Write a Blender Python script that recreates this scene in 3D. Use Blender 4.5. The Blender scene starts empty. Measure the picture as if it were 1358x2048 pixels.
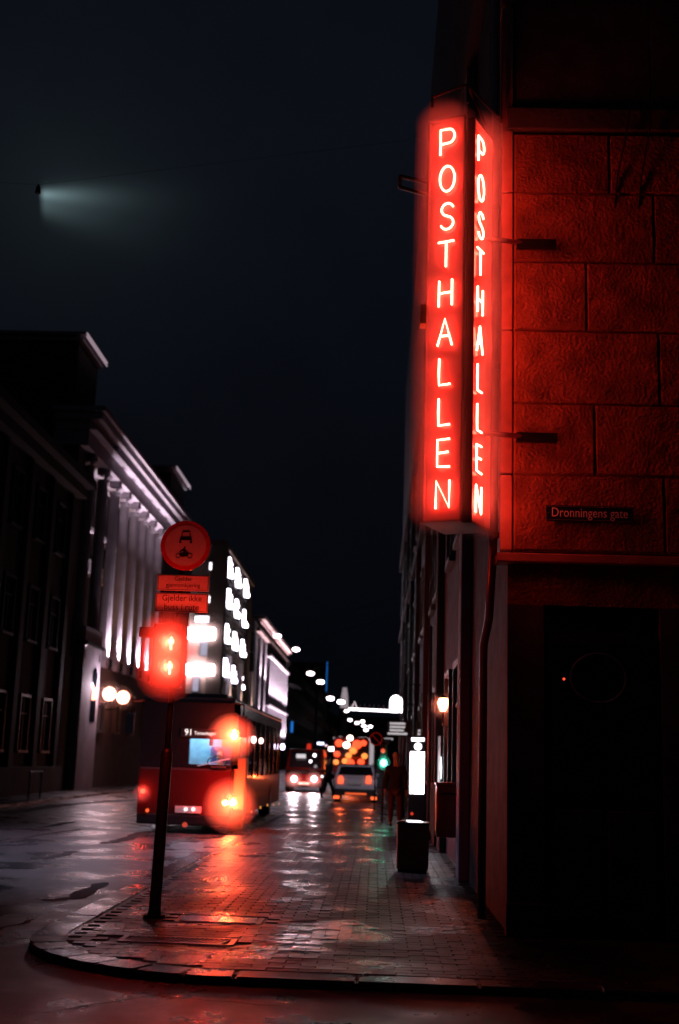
import bpy, bmesh, math, random
from mathutils import Vector, Matrix
random.seed(7)
PI = math.pi
scn = bpy.context.scene
COL = scn.collection

# ------------------------------------------------------------------ camera
F, CX, CY = 2400.0, 679.0, 1024.0
u = Vector((371, 11614, -2400)).normalized()
s = Vector((71, -496, -2400)); s = (s - u * s.dot(u)).normalized()
xx = s.cross(u)
RW = Matrix((xx, s, u))                       # camera axes -> world
EYE = Vector((0, 0, 1.7))
cd = bpy.data.cameras.new("camera"); cam = bpy.data.objects.new("camera", cd); COL.objects.link(cam)
cam.matrix_world = Matrix.Translation(EYE) @ RW.to_4x4()
cd.sensor_fit = 'VERTICAL'; cd.sensor_height = 36; cd.sensor_width = 24; cd.lens = 36 * F / 2048
cd.clip_start = 0.05; cd.clip_end = 2000
cd.dof.use_dof = True; cd.dof.focus_distance = 11.6; cd.dof.aperture_fstop = 1.5
scn.camera = cam
scn.view_settings.view_transform = 'Standard'; scn.view_settings.look = 'None'
scn.view_settings.exposure = 0; scn.view_settings.gamma = 1
scn.cycles.use_denoising = True
scn.cycles.max_bounces = 6; scn.cycles.diffuse_bounces = 2; scn.cycles.glossy_bounces = 3
scn.cycles.transparent_max_bounces = 12; scn.cycles.volume_bounces = 0
scn.cycles.sample_clamp_indirect = 4.0; scn.cycles.caustics_reflective = False; scn.cycles.caustics_refractive = False

def P(px, py, Y):                              # point of the place seen at a picture point, Y metres up the street
    d = RW @ Vector((px - CX, CY - py, -F)); return EYE + d * (Y / d.y)
def PX(px, py, X):
    d = RW @ Vector((px - CX, CY - py, -F)); return EYE + d * (X / d.x)

# ------------------------------------------------------------------ world: night sky with a lamp beam painted into its colour
w = bpy.data.worlds.new("World"); scn.world = w; w.use_nodes = True
N = w.node_tree.nodes; L = w.node_tree.links; N.clear()
def wn(t, **k):
    n = N.new(t)
    for a, b in k.items(): setattr(n, a, b)
    return n
def mth(op, a, b=None, c=None):
    n = wn('ShaderNodeMath', operation=op)
    for i, v in enumerate((a, b, c)):
        if v is None: continue
        if isinstance(v, (int, float)): n.inputs[i].default_value = v
        else: L.new(v, n.inputs[i])
    return n.outputs[0]
tc = wn('ShaderNodeTexCoord'); 
def dirdot(v):
    n = wn('ShaderNodeVectorMath', operation='DOT_PRODUCT'); L.new(tc.outputs['Generated'], n.inputs[0]); n.inputs[1].default_value = v
    return n.outputs['Value']
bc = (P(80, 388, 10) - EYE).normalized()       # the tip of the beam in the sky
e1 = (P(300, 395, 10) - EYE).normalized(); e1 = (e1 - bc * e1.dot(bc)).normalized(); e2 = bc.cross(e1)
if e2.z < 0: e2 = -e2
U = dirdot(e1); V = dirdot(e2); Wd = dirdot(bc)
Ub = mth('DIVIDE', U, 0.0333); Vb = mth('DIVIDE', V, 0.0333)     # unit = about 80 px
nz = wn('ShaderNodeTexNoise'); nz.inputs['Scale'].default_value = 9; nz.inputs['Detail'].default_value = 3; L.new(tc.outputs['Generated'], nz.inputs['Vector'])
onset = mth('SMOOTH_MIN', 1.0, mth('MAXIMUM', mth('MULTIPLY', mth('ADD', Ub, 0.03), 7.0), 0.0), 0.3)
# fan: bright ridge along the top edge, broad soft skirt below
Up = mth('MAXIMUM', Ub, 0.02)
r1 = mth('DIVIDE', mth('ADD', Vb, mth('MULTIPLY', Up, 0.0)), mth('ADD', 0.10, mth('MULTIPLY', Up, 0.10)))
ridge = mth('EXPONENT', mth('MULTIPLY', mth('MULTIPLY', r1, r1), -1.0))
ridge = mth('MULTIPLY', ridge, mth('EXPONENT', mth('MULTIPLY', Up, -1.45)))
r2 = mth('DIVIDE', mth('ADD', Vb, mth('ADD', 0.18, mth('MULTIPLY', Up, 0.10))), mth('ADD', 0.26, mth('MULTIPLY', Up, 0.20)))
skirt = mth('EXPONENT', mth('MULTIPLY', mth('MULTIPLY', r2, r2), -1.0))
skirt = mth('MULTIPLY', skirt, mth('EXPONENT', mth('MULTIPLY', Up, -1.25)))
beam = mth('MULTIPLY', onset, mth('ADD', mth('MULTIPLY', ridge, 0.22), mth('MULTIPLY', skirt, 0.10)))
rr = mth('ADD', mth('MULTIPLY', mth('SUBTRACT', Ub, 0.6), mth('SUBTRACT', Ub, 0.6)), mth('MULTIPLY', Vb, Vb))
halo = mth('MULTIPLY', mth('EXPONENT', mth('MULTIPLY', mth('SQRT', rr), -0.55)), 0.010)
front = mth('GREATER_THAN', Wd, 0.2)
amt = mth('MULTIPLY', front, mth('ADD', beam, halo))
zf = wn('ShaderNodeMapRange', interpolation_type='SMOOTHSTEP'); sz_ = wn('ShaderNodeSeparateXYZ'); L.new(tc.outputs['Generated'], sz_.inputs[0]); L.new(sz_.outputs['Z'], zf.inputs[0]); zf.inputs[1].default_value = .05; zf.inputs[2].default_value = .50; zf.inputs[3].default_value = .50; zf.inputs[4].default_value = 1.15
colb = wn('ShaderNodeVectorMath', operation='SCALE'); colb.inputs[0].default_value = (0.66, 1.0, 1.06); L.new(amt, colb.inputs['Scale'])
skyc = wn('ShaderNodeMixRGB'); L.new(nz.outputs['Fac'], skyc.inputs['Fac'])
skyc.inputs[1].default_value = (0.0020, 0.0024, 0.0046, 1); skyc.inputs[2].default_value = (0.0034, 0.0046, 0.0078, 1)
sk2 = wn('ShaderNodeVectorMath', operation='SCALE'); L.new(skyc.outputs[0], sk2.inputs[0]); L.new(zf.outputs[0], sk2.inputs['Scale'])
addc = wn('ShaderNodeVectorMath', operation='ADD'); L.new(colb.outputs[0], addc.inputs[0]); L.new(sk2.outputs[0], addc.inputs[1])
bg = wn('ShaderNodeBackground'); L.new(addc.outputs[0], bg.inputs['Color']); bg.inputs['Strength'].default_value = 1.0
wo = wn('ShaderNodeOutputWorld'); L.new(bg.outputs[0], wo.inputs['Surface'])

# ------------------------------------------------------------------ materials
MATS = {}
def mat(name, col=(.1, .1, .1), rough=.6, metal=0, emi=None, stren=0, noise=0, nscale=4, bump=0, bscale=30, coat=0, var=0, sample=True, spec=.5, rvar=0):
    if name in MATS: return MATS[name]
    m = bpy.data.materials.new(name); m.use_nodes = True; MATS[name] = m
    nt = m.node_tree; b = nt.nodes['Principled BSDF']
    b.inputs['Base Color'].default_value = (*col, 1); b.inputs['Roughness'].default_value = rough; b.inputs['Metallic'].default_value = metal
    b.inputs['Specular IOR Level'].default_value = spec
    if coat: b.inputs['Coat Weight'].default_value = coat; b.inputs['Coat Roughness'].default_value = .08
    if emi: b.inputs['Emission Color'].default_value = (*emi, 1); b.inputs['Emission Strength'].default_value = stren
    t = nt.nodes.new('ShaderNodeTexCoord')
    if noise or rvar:
        n = nt.nodes.new('ShaderNodeTexNoise'); n.inputs['Scale'].default_value = nscale; n.inputs['Detail'].default_value = 6
        nt.links.new(t.outputs['Object'], n.inputs['Vector'])
        if noise:
            r = nt.nodes.new('ShaderNodeMapRange'); r.inputs[1].default_value = .3; r.inputs[2].default_value = .7
            r.inputs[3].default_value = 1 - noise; r.inputs[4].default_value = 1 + noise; nt.links.new(n.outputs['Fac'], r.inputs[0])
            v = nt.nodes.new('ShaderNodeVectorMath'); v.operation = 'SCALE'; v.inputs[0].default_value = col
            nt.links.new(r.outputs[0], v.inputs['Scale']); src = v.outputs[0]
            if var:
                oi = nt.nodes.new('ShaderNodeObjectInfo'); r3 = nt.nodes.new('ShaderNodeMapRange'); r3.inputs[3].default_value = 1 - var; r3.inputs[4].default_value = 1 + var
                nt.links.new(oi.outputs['Random'], r3.inputs[0]); v2 = nt.nodes.new('ShaderNodeVectorMath'); v2.operation = 'SCALE'
                nt.links.new(src, v2.inputs[0]); nt.links.new(r3.outputs[0], v2.inputs['Scale']); src = v2.outputs[0]
            nt.links.new(src, b.inputs['Base Color'])
        if rvar:
            r = nt.nodes.new('ShaderNodeMapRange'); r.inputs[1].default_value = .35; r.inputs[2].default_value = .65
            r.inputs[3].default_value = max(.03, rough - rvar); r.inputs[4].default_value = rough + rvar
            nt.links.new(n.outputs['Fac'], r.inputs[0]); nt.links.new(r.outputs[0], b.inputs['Roughness'])
    if bump:
        n2 = nt.nodes.new('ShaderNodeTexNoise'); n2.inputs['Scale'].default_value = bscale; n2.inputs['Detail'].default_value = 5
        nt.links.new(t.outputs['Object'], n2.inputs['Vector'])
        bp = nt.nodes.new('ShaderNodeBump'); bp.inputs['Strength'].default_value = bump; bp.inputs['Distance'].default_value = .03
        nt.links.new(n2.outputs['Fac'], bp.inputs['Height']); nt.links.new(bp.outputs[0], b.inputs['Normal'])
    if emi and not sample: m.cycles.emission_sampling = 'NONE'
    return m
def glow(name, col, st, sample=False): return mat(name, (.02, .02, .02), .5, emi=col, stren=st, sample=sample)
def glass(name, tint=(.8, .9, 1), refl=.15):
    if name in MATS: return MATS[name]
    m = bpy.data.materials.new(name); m.use_nodes = True; MATS[name] = m; nt = m.node_tree; nt.nodes.clear()
    o = nt.nodes.new('ShaderNodeOutputMaterial'); mx = nt.nodes.new('ShaderNodeMixShader'); tr = nt.nodes.new('ShaderNodeBsdfTransparent'); gl = nt.nodes.new('ShaderNodeBsdfGlossy')
    tr.inputs[0].default_value = (*tint, 1); gl.inputs['Roughness'].default_value = .05; mx.inputs[0].default_value = refl
    nt.links.new(tr.outputs[0], mx.inputs[1]); nt.links.new(gl.outputs[0], mx.inputs[2]); nt.links.new(mx.outputs[0], o.inputs[0]); return m

def wet(name, col, r0, r1, bump, scale, dist=.02, pud=.5):
    m = bpy.data.materials.new(name); m.use_nodes = True; MATS[name] = m; nt = m.node_tree; b = nt.nodes['Principled BSDF']
    geo = nt.nodes.new('ShaderNodeNewGeometry'); mp = nt.nodes.new('ShaderNodeMapping'); nt.links.new(geo.outputs['Position'], mp.inputs['Vector'])
    mp.inputs['Scale'].default_value = (1, .8, 1)
    n = nt.nodes.new('ShaderNodeTexNoise'); n.inputs['Scale'].default_value = .9; n.inputs['Detail'].default_value = 7; n.inputs['Roughness'].default_value = .62; nt.links.new(mp.outputs[0], n.inputs['Vector'])
    r = nt.nodes.new('ShaderNodeMapRange'); r.interpolation_type = 'SMOOTHSTEP'
    r.inputs[1].default_value = pud - .12; r.inputs[2].default_value = pud + .12; r.inputs[3].default_value = r0; r.inputs[4].default_value = r1
    nt.links.new(n.outputs['Fac'], r.inputs[0]); nt.links.new(r.outputs[0], b.inputs['Roughness'])
    n2 = nt.nodes.new('ShaderNodeTexNoise'); n2.inputs['Scale'].default_value = scale; n2.inputs['Detail'].default_value = 8; n2.inputs['Roughness'].default_value = .7; nt.links.new(geo.outputs['Position'], n2.inputs['Vector'])
    n3 = nt.nodes.new('ShaderNodeTexNoise'); n3.inputs['Scale'].default_value = 2.2; n3.inputs['Detail'].default_value = 3; nt.links.new(geo.outputs['Position'], n3.inputs['Vector'])
    ad = nt.nodes.new('ShaderNodeMath'); ad.operation = 'MULTIPLY_ADD'; ad.inputs[1].default_value = 1.2; nt.links.new(n3.outputs['Fac'], ad.inputs[0]); nt.links.new(n2.outputs['Fac'], ad.inputs[2])
    bp = nt.nodes.new('ShaderNodeBump'); bp.inputs['Strength'].default_value = bump; bp.inputs['Distance'].default_value = dist
    nt.links.new(ad.outputs[0], bp.inputs['Height']); nt.links.new(bp.outputs[0], b.inputs['Normal'])
    cr = nt.nodes.new('ShaderNodeMapRange'); cr.inputs[3].default_value = .6; cr.inputs[4].default_value = 1.4; nt.links.new(n2.outputs['Fac'], cr.inputs[0])
    v = nt.nodes.new('ShaderNodeVectorMath'); v.operation = 'SCALE'; v.inputs[0].default_value = col; nt.links.new(cr.outputs[0], v.inputs['Scale']); nt.links.new(v.outputs[0], b.inputs['Base Color'])
    b.inputs['Specular IOR Level'].default_value = .6
    return m

# ------------------------------------------------------------------ mesh helpers
def BM(): return bmesh.new()
def box(bm, x0, x1, y0, y1, z0, z1, bev=0):
    r = bmesh.ops.create_cube(bm, size=1)
    for v in r['verts']:
        v.co = Vector((x0 + (v.co.x + .5) * (x1 - x0), y0 + (v.co.y + .5) * (y1 - y0), z0 + (v.co.z + .5) * (z1 - z0)))
    if bev:
        es = list({e for v in r['verts'] for e in v.link_edges})
        bmesh.ops.bevel(bm, geom=es, offset=bev, segments=2, affect='EDGES', profile=.6)
    return bm
def frame_of(d):
    d = d.normalized(); a = Vector((0, 0, 1)) if abs(d.z) < .9 else Vector((1, 0, 0))
    x = d.cross(a).normalized(); return x, d.cross(x).normalized()
def tube(bm, pts, r, n=8, cap=True):
    pts = [Vector(p) for p in pts]; rs = r if isinstance(r, (list, tuple)) else [r] * len(pts); rings = []
    for i, p in enumerate(pts):
        d = (pts[min(i + 1, len(pts) - 1)] - pts[max(i - 1, 0)]); x, y = frame_of(d)
        if rings:
            x = (px_ - d.normalized() * px_.dot(d.normalized())).normalized(); y = d.normalized().cross(x)
        px_ = x
        rings.append([bm.verts.new(p + (x * math.cos(2 * PI * k / n) + y * math.sin(2 * PI * k / n)) * rs[i]) for k in range(n)])
    for a, b in zip(rings, rings[1:]):
        for k in range(n): bm.faces.new((a[k], a[(k + 1) % n], b[(k + 1) % n], b[k]))
    if cap:
        bm.faces.new(rings[0][::-1]); bm.faces.new(rings[-1])
    return bm
def ball(bm, c, r, sx=1, sy=1, sz=1, n=12):
    q = bmesh.ops.create_uvsphere(bm, u_segments=n, v_segments=max(6, n // 2 + 2), radius=r)
    for v in q['verts']: v.co = Vector((v.co.x * sx, v.co.y * sy, v.co.z * sz)) + Vector(c)
    return bm
def disc(bm, c, nrm, r, n=24, th=.01):
    nrm = Vector(nrm).normalized(); return tube(bm, [Vector(c), Vector(c) + nrm * th], r, n)
def poly(bm, pts): bm.faces.new([bm.verts.new(p) for p in pts]); return bm
def prism(bm, pts, vec):
    a = [bm.verts.new(Vector(p)) for p in pts]; b = [bm.verts.new(Vector(p) + Vector(vec)) for p in pts]
    bm.faces.new(a[::-1]); bm.faces.new(b); n = len(a)
    for i in range(n): bm.faces.new((a[i], a[(i + 1) % n], b[(i + 1) % n], b[i]))
    return bm
def worldloc(o):
    l = Vector((0, 0, 0))
    while o is not None: l += o.location; o = o.parent
    return l
def O(name, bm, m, parent=None, smooth=False, at=None, local=False, kind=None, label=None):
    """links bm (in world metres) as one mesh object; its origin is put at `at`"""
    me = bpy.data.meshes.new(name)
    bmesh.ops.recalc_face_normals(bm, faces=bm.faces)
    base = worldloc(parent); org = Vector(at) if at is not None else (Vector((0, 0, 0)) if local else base)
    if not local: bmesh.ops.translate(bm, verts=bm.verts, vec=-org)
    if smooth:
        for f in bm.faces: f.smooth = True
    bm.to_mesh(me); bm.free(); me.materials.append(m)
    o = bpy.data.objects.new(name, me); COL.objects.link(o)
    o.parent = parent
    if not local: o.location = org - base
    if kind: o['kind'] = kind
    if label: o['label'] = label
    return o
def T(name, label, cat, loc=(0, 0, 0), group=None, rz=0):
    o = bpy.data.objects.new(name, None); COL.objects.link(o); o.location = loc; o.rotation_euler = (0, 0, rz)
    o['label'] = label; o['category'] = cat
    if group: o['group'] = group
    return o
def tag(o, label, cat, group=None):
    o['label'] = label; o['category'] = cat
    if group: o['group'] = group
    return o
def inst(o, parent, loc, name=None, rot=None, scale=None):
    c = o.copy(); COL.objects.link(c); c.parent = parent; c.location = loc
    if name: c.name = name
    if rot: c.rotation_euler = rot
    if scale: c.scale = scale
    return c
def copy_tree(o, parent=None):
    c = o.copy(); COL.objects.link(c); c.parent = parent
    for ch in list(o.children): copy_tree(ch, c)
    return c
def text(name, s, size, m, parent, loc, rot, ext=.001, align='CENTER', sx=1):
    c = bpy.data.curves.new(name, 'FONT'); c.body = s; c.size = size; c.extrude = ext; c.align_x = align; c.align_y = 'CENTER'; c.resolution_u = 3
    c.materials.append(m); o = bpy.data.objects.new(name, c); COL.objects.link(o); o.parent = parent
    o.location = Vector(loc) - worldloc(parent); o.rotation_euler = rot; o.scale = (sx, 1, 1); return o
FACE = (PI / 2, 0, 0)                          # text that faces back down the street
def point(name, loc, col, w, r=.05, parent=None):
    l = bpy.data.lights.new(name, 'POINT'); l.color = col; l.energy = w; l.shadow_soft_size = r
    o = bpy.data.objects.new(name, l); COL.objects.link(o); o.parent = parent; o.location = Vector(loc) - worldloc(parent); return o
def spot(name, loc, aim, col, w, ang=60, blend=1, r=.08, parent=None):
    l = bpy.data.lights.new(name, 'SPOT'); l.color = col; l.energy = w; l.shadow_soft_size = r; l.spot_size = math.radians(ang); l.spot_blend = blend
    o = bpy.data.objects.new(name, l); COL.objects.link(o); o.parent = parent; o.location = Vector(loc) - worldloc(parent)
    o.rotation_euler = (Vector(aim) - Vector(loc)).to_track_quat('-Z', 'Y').to_euler(); return o

# material set
M_road = wet('wet_asphalt', (.035, .034, .038), .17, .42, .50, 38, .012, .47)
M_pave = wet('wet_pavers', (.030, .027, .030), .18, .45, .55, 60, .008, .47)
M_kerb = wet('wet_granite_kerb', (.045, .042, .046), .16, .4, .35, 70, .005, .5)
M_slab = mat('joint_sand', (.035, .032, .03), .8)
M_dark = mat('dark_metal', (.02, .02, .022), .4, .6, bump=.1)
M_black = mat('black_plastic', (.012, .012, .014), .45)
M_steel = mat('galvanised_steel', (.25, .25, .26), .38, .9, noise=.2, nscale=20)
M_stone = mat('dark_stone', (.055, .048, .05), .8, noise=.25, nscale=1.3, bump=.4, bscale=9)
M_pale = mat('pale_stone', (.36, .32, .36), .75, noise=.15, nscale=1.2, bump=.3, bscale=14)
M_brown = mat('brown_plaster', (.16, .10, .075), .8, noise=.2, nscale=1.0, bump=.3, bscale=12)
M_glassdark = mat('dark_window_glass', (.008, .009, .012), .08, spec=.7)
M_frame = mat('window_frame_paint', (.07, .06, .06), .5)
M_warm = glow('warm_lit_glass', (1, .42, .10), .35)
M_white = glow('white_lit_glass', (1, .93, .97), 5)
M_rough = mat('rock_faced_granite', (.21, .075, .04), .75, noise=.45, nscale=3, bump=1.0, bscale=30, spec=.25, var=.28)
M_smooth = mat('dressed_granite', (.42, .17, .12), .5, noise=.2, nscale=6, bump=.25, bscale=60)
M_lowstone = mat('polished_dark_granite', (.07, .068, .08), .75, spec=.2, noise=.4, nscale=3, bump=.15, bscale=40)

# ------------------------------------------------------------------ added halo volumes
def halo_mat(name, dens):
    m = bpy.data.materials.new(name); m.use_nodes = True; nt = m.node_tree; nt.nodes.clear()
    pv = nt.nodes.new('ShaderNodeVolumePrincipled'); pv.inputs['Color'].default_value = (.97, .97, 1, 1); pv.inputs['Density'].default_value = dens
    ho = nt.nodes.new('ShaderNodeOutputMaterial'); nt.links.new(pv.outputs[0], ho.inputs['Volume']); m.cycles.homogeneous_volume = True; return m
def halo_volume(c, rx, ry, rz, m):                    # nested scattering balls added round a lamp to give it a halo
    root = bpy.data.objects.new('halo_volume', None); COL.objects.link(root); root.location = c; root['kind'] = 'stuff'
    for k in (1, .9, .81, .72, .63, .54, .44, .34):
        b = BM(); bmesh.ops.create_uvsphere(b, u_segments=28, v_segments=16, radius=1)
        for v in b.verts: v.co = Vector((v.co.x * rx * k, v.co.y * ry * k, v.co.z * rz * k))
        o = O('shell', b, m, root, local=True)
    return o
HALO_MID = halo_mat('halo_scatter', .11); HALO_THIN = halo_mat('halo_scatter_thin', .03); HALO_NEAR = halo_mat('halo_scatter_near', .24)

# ------------------------------------------------------------------ ground
O('road', box(BM(), -60, 40, -24, 430, -.3, .055), M_road, kind='structure')
pv_root = bpy.data.objects.new('pavement', None); COL.objects.link(pv_root); pv_root['kind'] = 'structure'
CCX, CCY, CR = -1.0, 11.3, 2.0                 # centre and radius of the rounded corner
def edge(w):                                   # outline of the pavement, inset by w
    pts = [(30, CCY - CR + w), (CCX, CCY - CR + w)]
    for k in range(1, 16):
        a = -PI / 2 - k * PI / 30
        pts.append((CCX + (CR - w) * math.cos(a), CCY + (CR - w) * math.sin(a)))
    pts += [(CCX - CR + w, 40 - 1.5 )]
    for k in range(1, 10):
        a = PI - k * PI / 20
        pts.append((CCX - CR + 1.5 + (1.5 - w) * math.cos(a), 38.5 + (1.5 - w) * math.sin(a)))
    pts += [(.3, 40 - w), (.3+w, 47), (.3+w, 200), (30, 200)]
    return pts
O('slab', prism(BM(), [(x, y, 0) for x, y in edge(.15)], (0, 0, .108)), M_pave, pv_root)
def inside(x, y, m=.30):
    if y < CCY - CR + m or x < CCX - CR + m: return False
    if x < CCX and y < CCY and math.hypot(x - CCX, y - CCY) > CR - m: return False
    return True
bmp = BM(); box(bmp, -.1215, .1215, -.0595, .0595, -.05, .02, .005)
proto = None; rest = BM(); cnt = 0
HOLES = [(-2.18, -1.16, 10.72, 11.10), (-1.92, -1.06, 12.10, 12.62)]
row = 0; y = CCY - CR + .37
while y < 39.4:
    x = -2.9 + (row % 2) * .124
    while x < 1.9:
        hole = any(a - .1 < x < b + .1 and c - .05 < y < d + .05 for a, b, c, d in HOLES)
        if inside(x, y, .36) and not (y > 11.85 and x > 1.25) and not hole and (y < 38.2 or x > -1.0):
            dz = random.uniform(-.002, .002); rx = random.uniform(-.012, .012); ry = random.uniform(-.008, .008)
            if x < .75 and cnt < 300:
                if proto is None: proto = O('paver', bmp, M_pave, pv_root, local=True); c = proto
                else: c = proto.copy(); COL.objects.link(c)
                c.location = (x, y, .10 + dz); c.rotation_euler = (rx, ry, random.uniform(-.01, .01)); cnt += 1
            else:
                tmp = bmesh.ops.create_cube(rest, size=1)['verts']
                for v in tmp:
                    k = .96 if v.co.z > 0 else 1
                    v.co = Vector((x + v.co.x * .238 * k, y + v.co.y * .116 * k, .093 + dz + v.co.z * .05 + v.co.x * ry * .25 + v.co.y * rx * .12))
        x += .248
    y += .124; row += 1
O('paving_setts', rest, M_pave, pv_root, kind='stuff')
plain = BM(); box(plain, 1.95, 30, CCY - CR + .3, 11.95, .095, .118); box(plain, .7, 3, 40, 200, .095, .118)
O('concrete_strip', plain, M_pave, pv_root)
# kerb stones, each a piece
kr = bpy.data.objects.new('kerb', None); COL.objects.link(kr); kr['kind'] = 'structure'
def kstone(p0, p1, p2, p3, h=.118):
    bm = BM(); prism(bm, [(*p0, -.1), (*p1, -.1), (*p2, -.1), (*p3, -.1)], (0, 0, .1 + h + random.uniform(-.003, .003)))
    bmesh.ops.bevel(bm, geom=[e for e in bm.edges if all(v.co.z > 0 for v in e.verts)], offset=.014, segments=2, affect='EDGES')
    O('kerb_stone', bm, M_kerb, kr)
g = .006
for k in range(8):                             # curved corner
    a0 = PI + k * PI / 16 + .004; a1 = PI + (k + 1) * PI / 16 - .004
    q = lambda a, r: (CCX + r * math.cos(a), CCY + r * math.sin(a))
    am = (a0 + a1) / 2
    bm = BM(); prism(bm, [(*q(a0, CR), -.1), (*q((a0+am)/2, CR), -.1), (*q(am, CR), -.1), (*q((am+a1)/2, CR), -.1), (*q(a1, CR), -.1), (*q(a1, CR - .3), -.1), (*q(am, CR - .3), -.1), (*q(a0, CR - .3), -.1)], (0, 0, .218 + random.uniform(-.003, .003)))
    bmesh.ops.bevel(bm, geom=[e for e in bm.edges if all(v.co.z > 0 for v in e.verts)], offset=.014, segments=2, affect='EDGES')
    O('kerb_stone', bm, M_kerb, kr)
x = CCX
while x < 6: kstone((x + g, CCY - CR), (x + .9, CCY - CR), (x + .9, CCY - CR + .3), (x + g, CCY - CR + .3)); x += .9
y = CCY
while y < 38.4: kstone((CCX - CR, y + g), (CCX - CR + .3, y + g), (CCX - CR + .3, y + 1.05), (CCX - CR, y + 1.05)); y += 1.05
# far left pavement with its kerb
lp = O('far_pavement', box(BM(), -30, -11.05, 30, 82, -.1, .12), M_pave, kind='structure')
O('far_pavement', box(BM(), -30, -10.9, 94, 420, -.1, .12), M_pave, kind='structure')
lk = bpy.data.objects.new('far_kerb', None); COL.objects.link(lk); lk['kind'] = 'structure'
y = 32.0
while y < 80: O('kerb_stone', box(BM(), -11.05, -10.75, y + .02, y + 2.0, -.1, .125, .01), M_kerb, lk); y += 2.0
# tar repairs and seams on the road
M_tar = mat('tar_seam', (.008, .008, .009), .9, bump=.6, bscale=40)
def seam(pts, wd, nm='tar_seam', m=None):
    bm = BM(); vs = []; 
    for i, p in enumerate(pts):
        a = Vector(pts[max(i - 1, 0)]); b = Vector(pts[min(i + 1, len(pts) - 1)]); d = (b - a).normalized(); nn = Vector((-d.y, d.x)); ww = wd * random.uniform(.55, 1.2)
        if i in (0, len(pts) - 1): ww *= .3
        vs.append((bm.verts.new((*(Vector(p) + nn * ww), .059)), bm.verts.new((*(Vector(p) - nn * ww), .059))))
    for a, b in zip(vs, vs[1:]): bm.faces.new((a[0], b[0], b[1], a[1]))
    O(nm, bm, m or M_tar, kind='structure')
def gp(px, py):
    d = RW @ Vector((px - CX, CY - py, -F)); t = -1.7 / d.z; q = EYE + d * t; return (q.x, q.y)
def wob(pts, n=6, a=.03):
    out = []
    for p, q in zip(pts, pts[1:]):
        for k in range(n):
            t = k / n; out.append((p[0] + (q[0] - p[0]) * t + random.uniform(-a, a), p[1] + (q[1] - p[1]) * t + random.uniform(-a, a)))
    return out + [pts[-1]]
seam(wob([gp(82, 1813), gp(150, 1806), gp(212, 1774)]), .13)
seam(wob([gp(205, 1694), gp(250, 1685), gp(296, 1668)]), .16)
seam(wob([gp(60, 1725), gp(110, 1722), gp(150, 1709)]), .13)
seam(wob([gp(0, 1692), gp(80, 1676), gp(160, 1664)]), .11)
seam(wob([gp(0, 1632), gp(130, 1613), gp(270, 1603)]), .35)
seam(wob([gp(60, 1665), gp(150, 1648)]), .10)
seam(wob([gp(-40, 1880), gp(0, 1871), gp(70, 1850)]), .03)
seam(wob([gp(60, 2048), gp(300, 2010), gp(560, 2030)]), .012)

# drain grate and hatch in the pavement
def grate():
    t = T('drain_grate', 'wet steel drain grate with slanted bars set in the pavers beside the sign post', 'drain grate', (-1.67, 10.91, .10))
    b = BM()
    for x0, x1, y0, y1 in ((-2.17, -1.17, 10.73, 10.77), (-2.17, -1.17, 11.05, 11.09), (-2.17, -2.12, 10.771, 11.049), (-1.22, -1.17, 10.771, 11.049)): box(b, x0, x1, y0, y1, .08, .128)
    O('frame', b, M_steel, t)
    O('pit', box(BM(), -2.12, -1.22, 10.77, 11.05, .096, .10), M_black, t)
    bar = None
    for k in range(20):
        x = -2.09 + k * .043
        if bar is None: bar = O('bar', box(BM(), -.009, .009, -.15, .15, -.012, .012), M_steel, t, local=True)
        else: bar = inst(bar, t, (0, 0, 0))
        bar.location = Vector((x, 10.91, .113)) - t.location; bar.rotation_euler = (0, 0, -.25)
grate()
t = T('access_hatch', 'flat steel access hatch in the pavers, orange light shining on it', 'hatch', (-1.5, 12.36, .1))
b = BM(); box(b, -1.91, -1.07, 12.11, 12.61, .08, .122)
O('hatch_frame', b, M_steel, t); M_plate = mat('wet_steel_plate', (.2, .19, .19), .24, .9, noise=.3, nscale=9, bump=.12, bscale=9)
O('cover_plate', box(BM(), -1.86, -1.51, 12.15, 12.57, .1, .128, .003), M_plate, t); O('cover_plate', box(BM(), -1.49, -1.12, 12.15, 12.57, .1, .128, .003), M_plate, t)

# ------------------------------------------------------------------ windows and blocks
def window_proto(w_, h_, m_pane, nm, mull=1, face='x'):
    """window standing on a wall whose outward normal is +x ('x') or -y ('y')"""
    def bb(bm, a0, a1, z0, z1, d0, d1):
        if face == 'x': box(bm, d0, d1, a0, a1, z0, z1)
        else: box(bm, a0, a1, -d1, -d0, z0, z1)
    b = BM(); t_ = .09
    bb(b, -w_/2, w_/2, h_ - t_, h_, .0, .16); bb(b, -w_/2, w_/2, 0, t_, 0, .20)
    bb(b, -w_/2, -w_/2 + t_, t_, h_ - t_, 0, .155); bb(b, w_/2 - t_, w_/2, t_, h_ - t_, 0, .155)
    for k in range(1, mull + 1): bb(b, -w_/2 + w_ * k / (mull + 1) - .03, -w_/2 + w_ * k / (mull + 1) + .03, t_, h_ - t_, .03, .09)
    bb(b, -w_/2 + t_, w_/2 - t_, h_ * .66, h_ * .66 + .06, .03, .085)
    f = O(nm, b, M_frame, None, local=True)
    p = BM(); bb(p, -w_/2 + t_ + .001, w_/2 - t_ - .001, t_ + .001, h_ - t_ - .001, .004, .03); O('pane', p, m_pane, f, local=True)
    return f
def clone(pr, parent, wpos, first=False):
    c = copy_tree(pr, parent) if not first else pr
    c.parent = parent; c.location = Vector(wpos) - worldloc(parent); return c
def drop(pr):
    for ch in list(pr.children): bpy.data.objects.remove(ch)
    bpy.data.objects.remove(pr)
pr_dark = window_proto(1.3, 2.1, M_glassdark, 'window')
pr_warm = window_proto(1.3, 2.1, M_warm, 'window')
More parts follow.
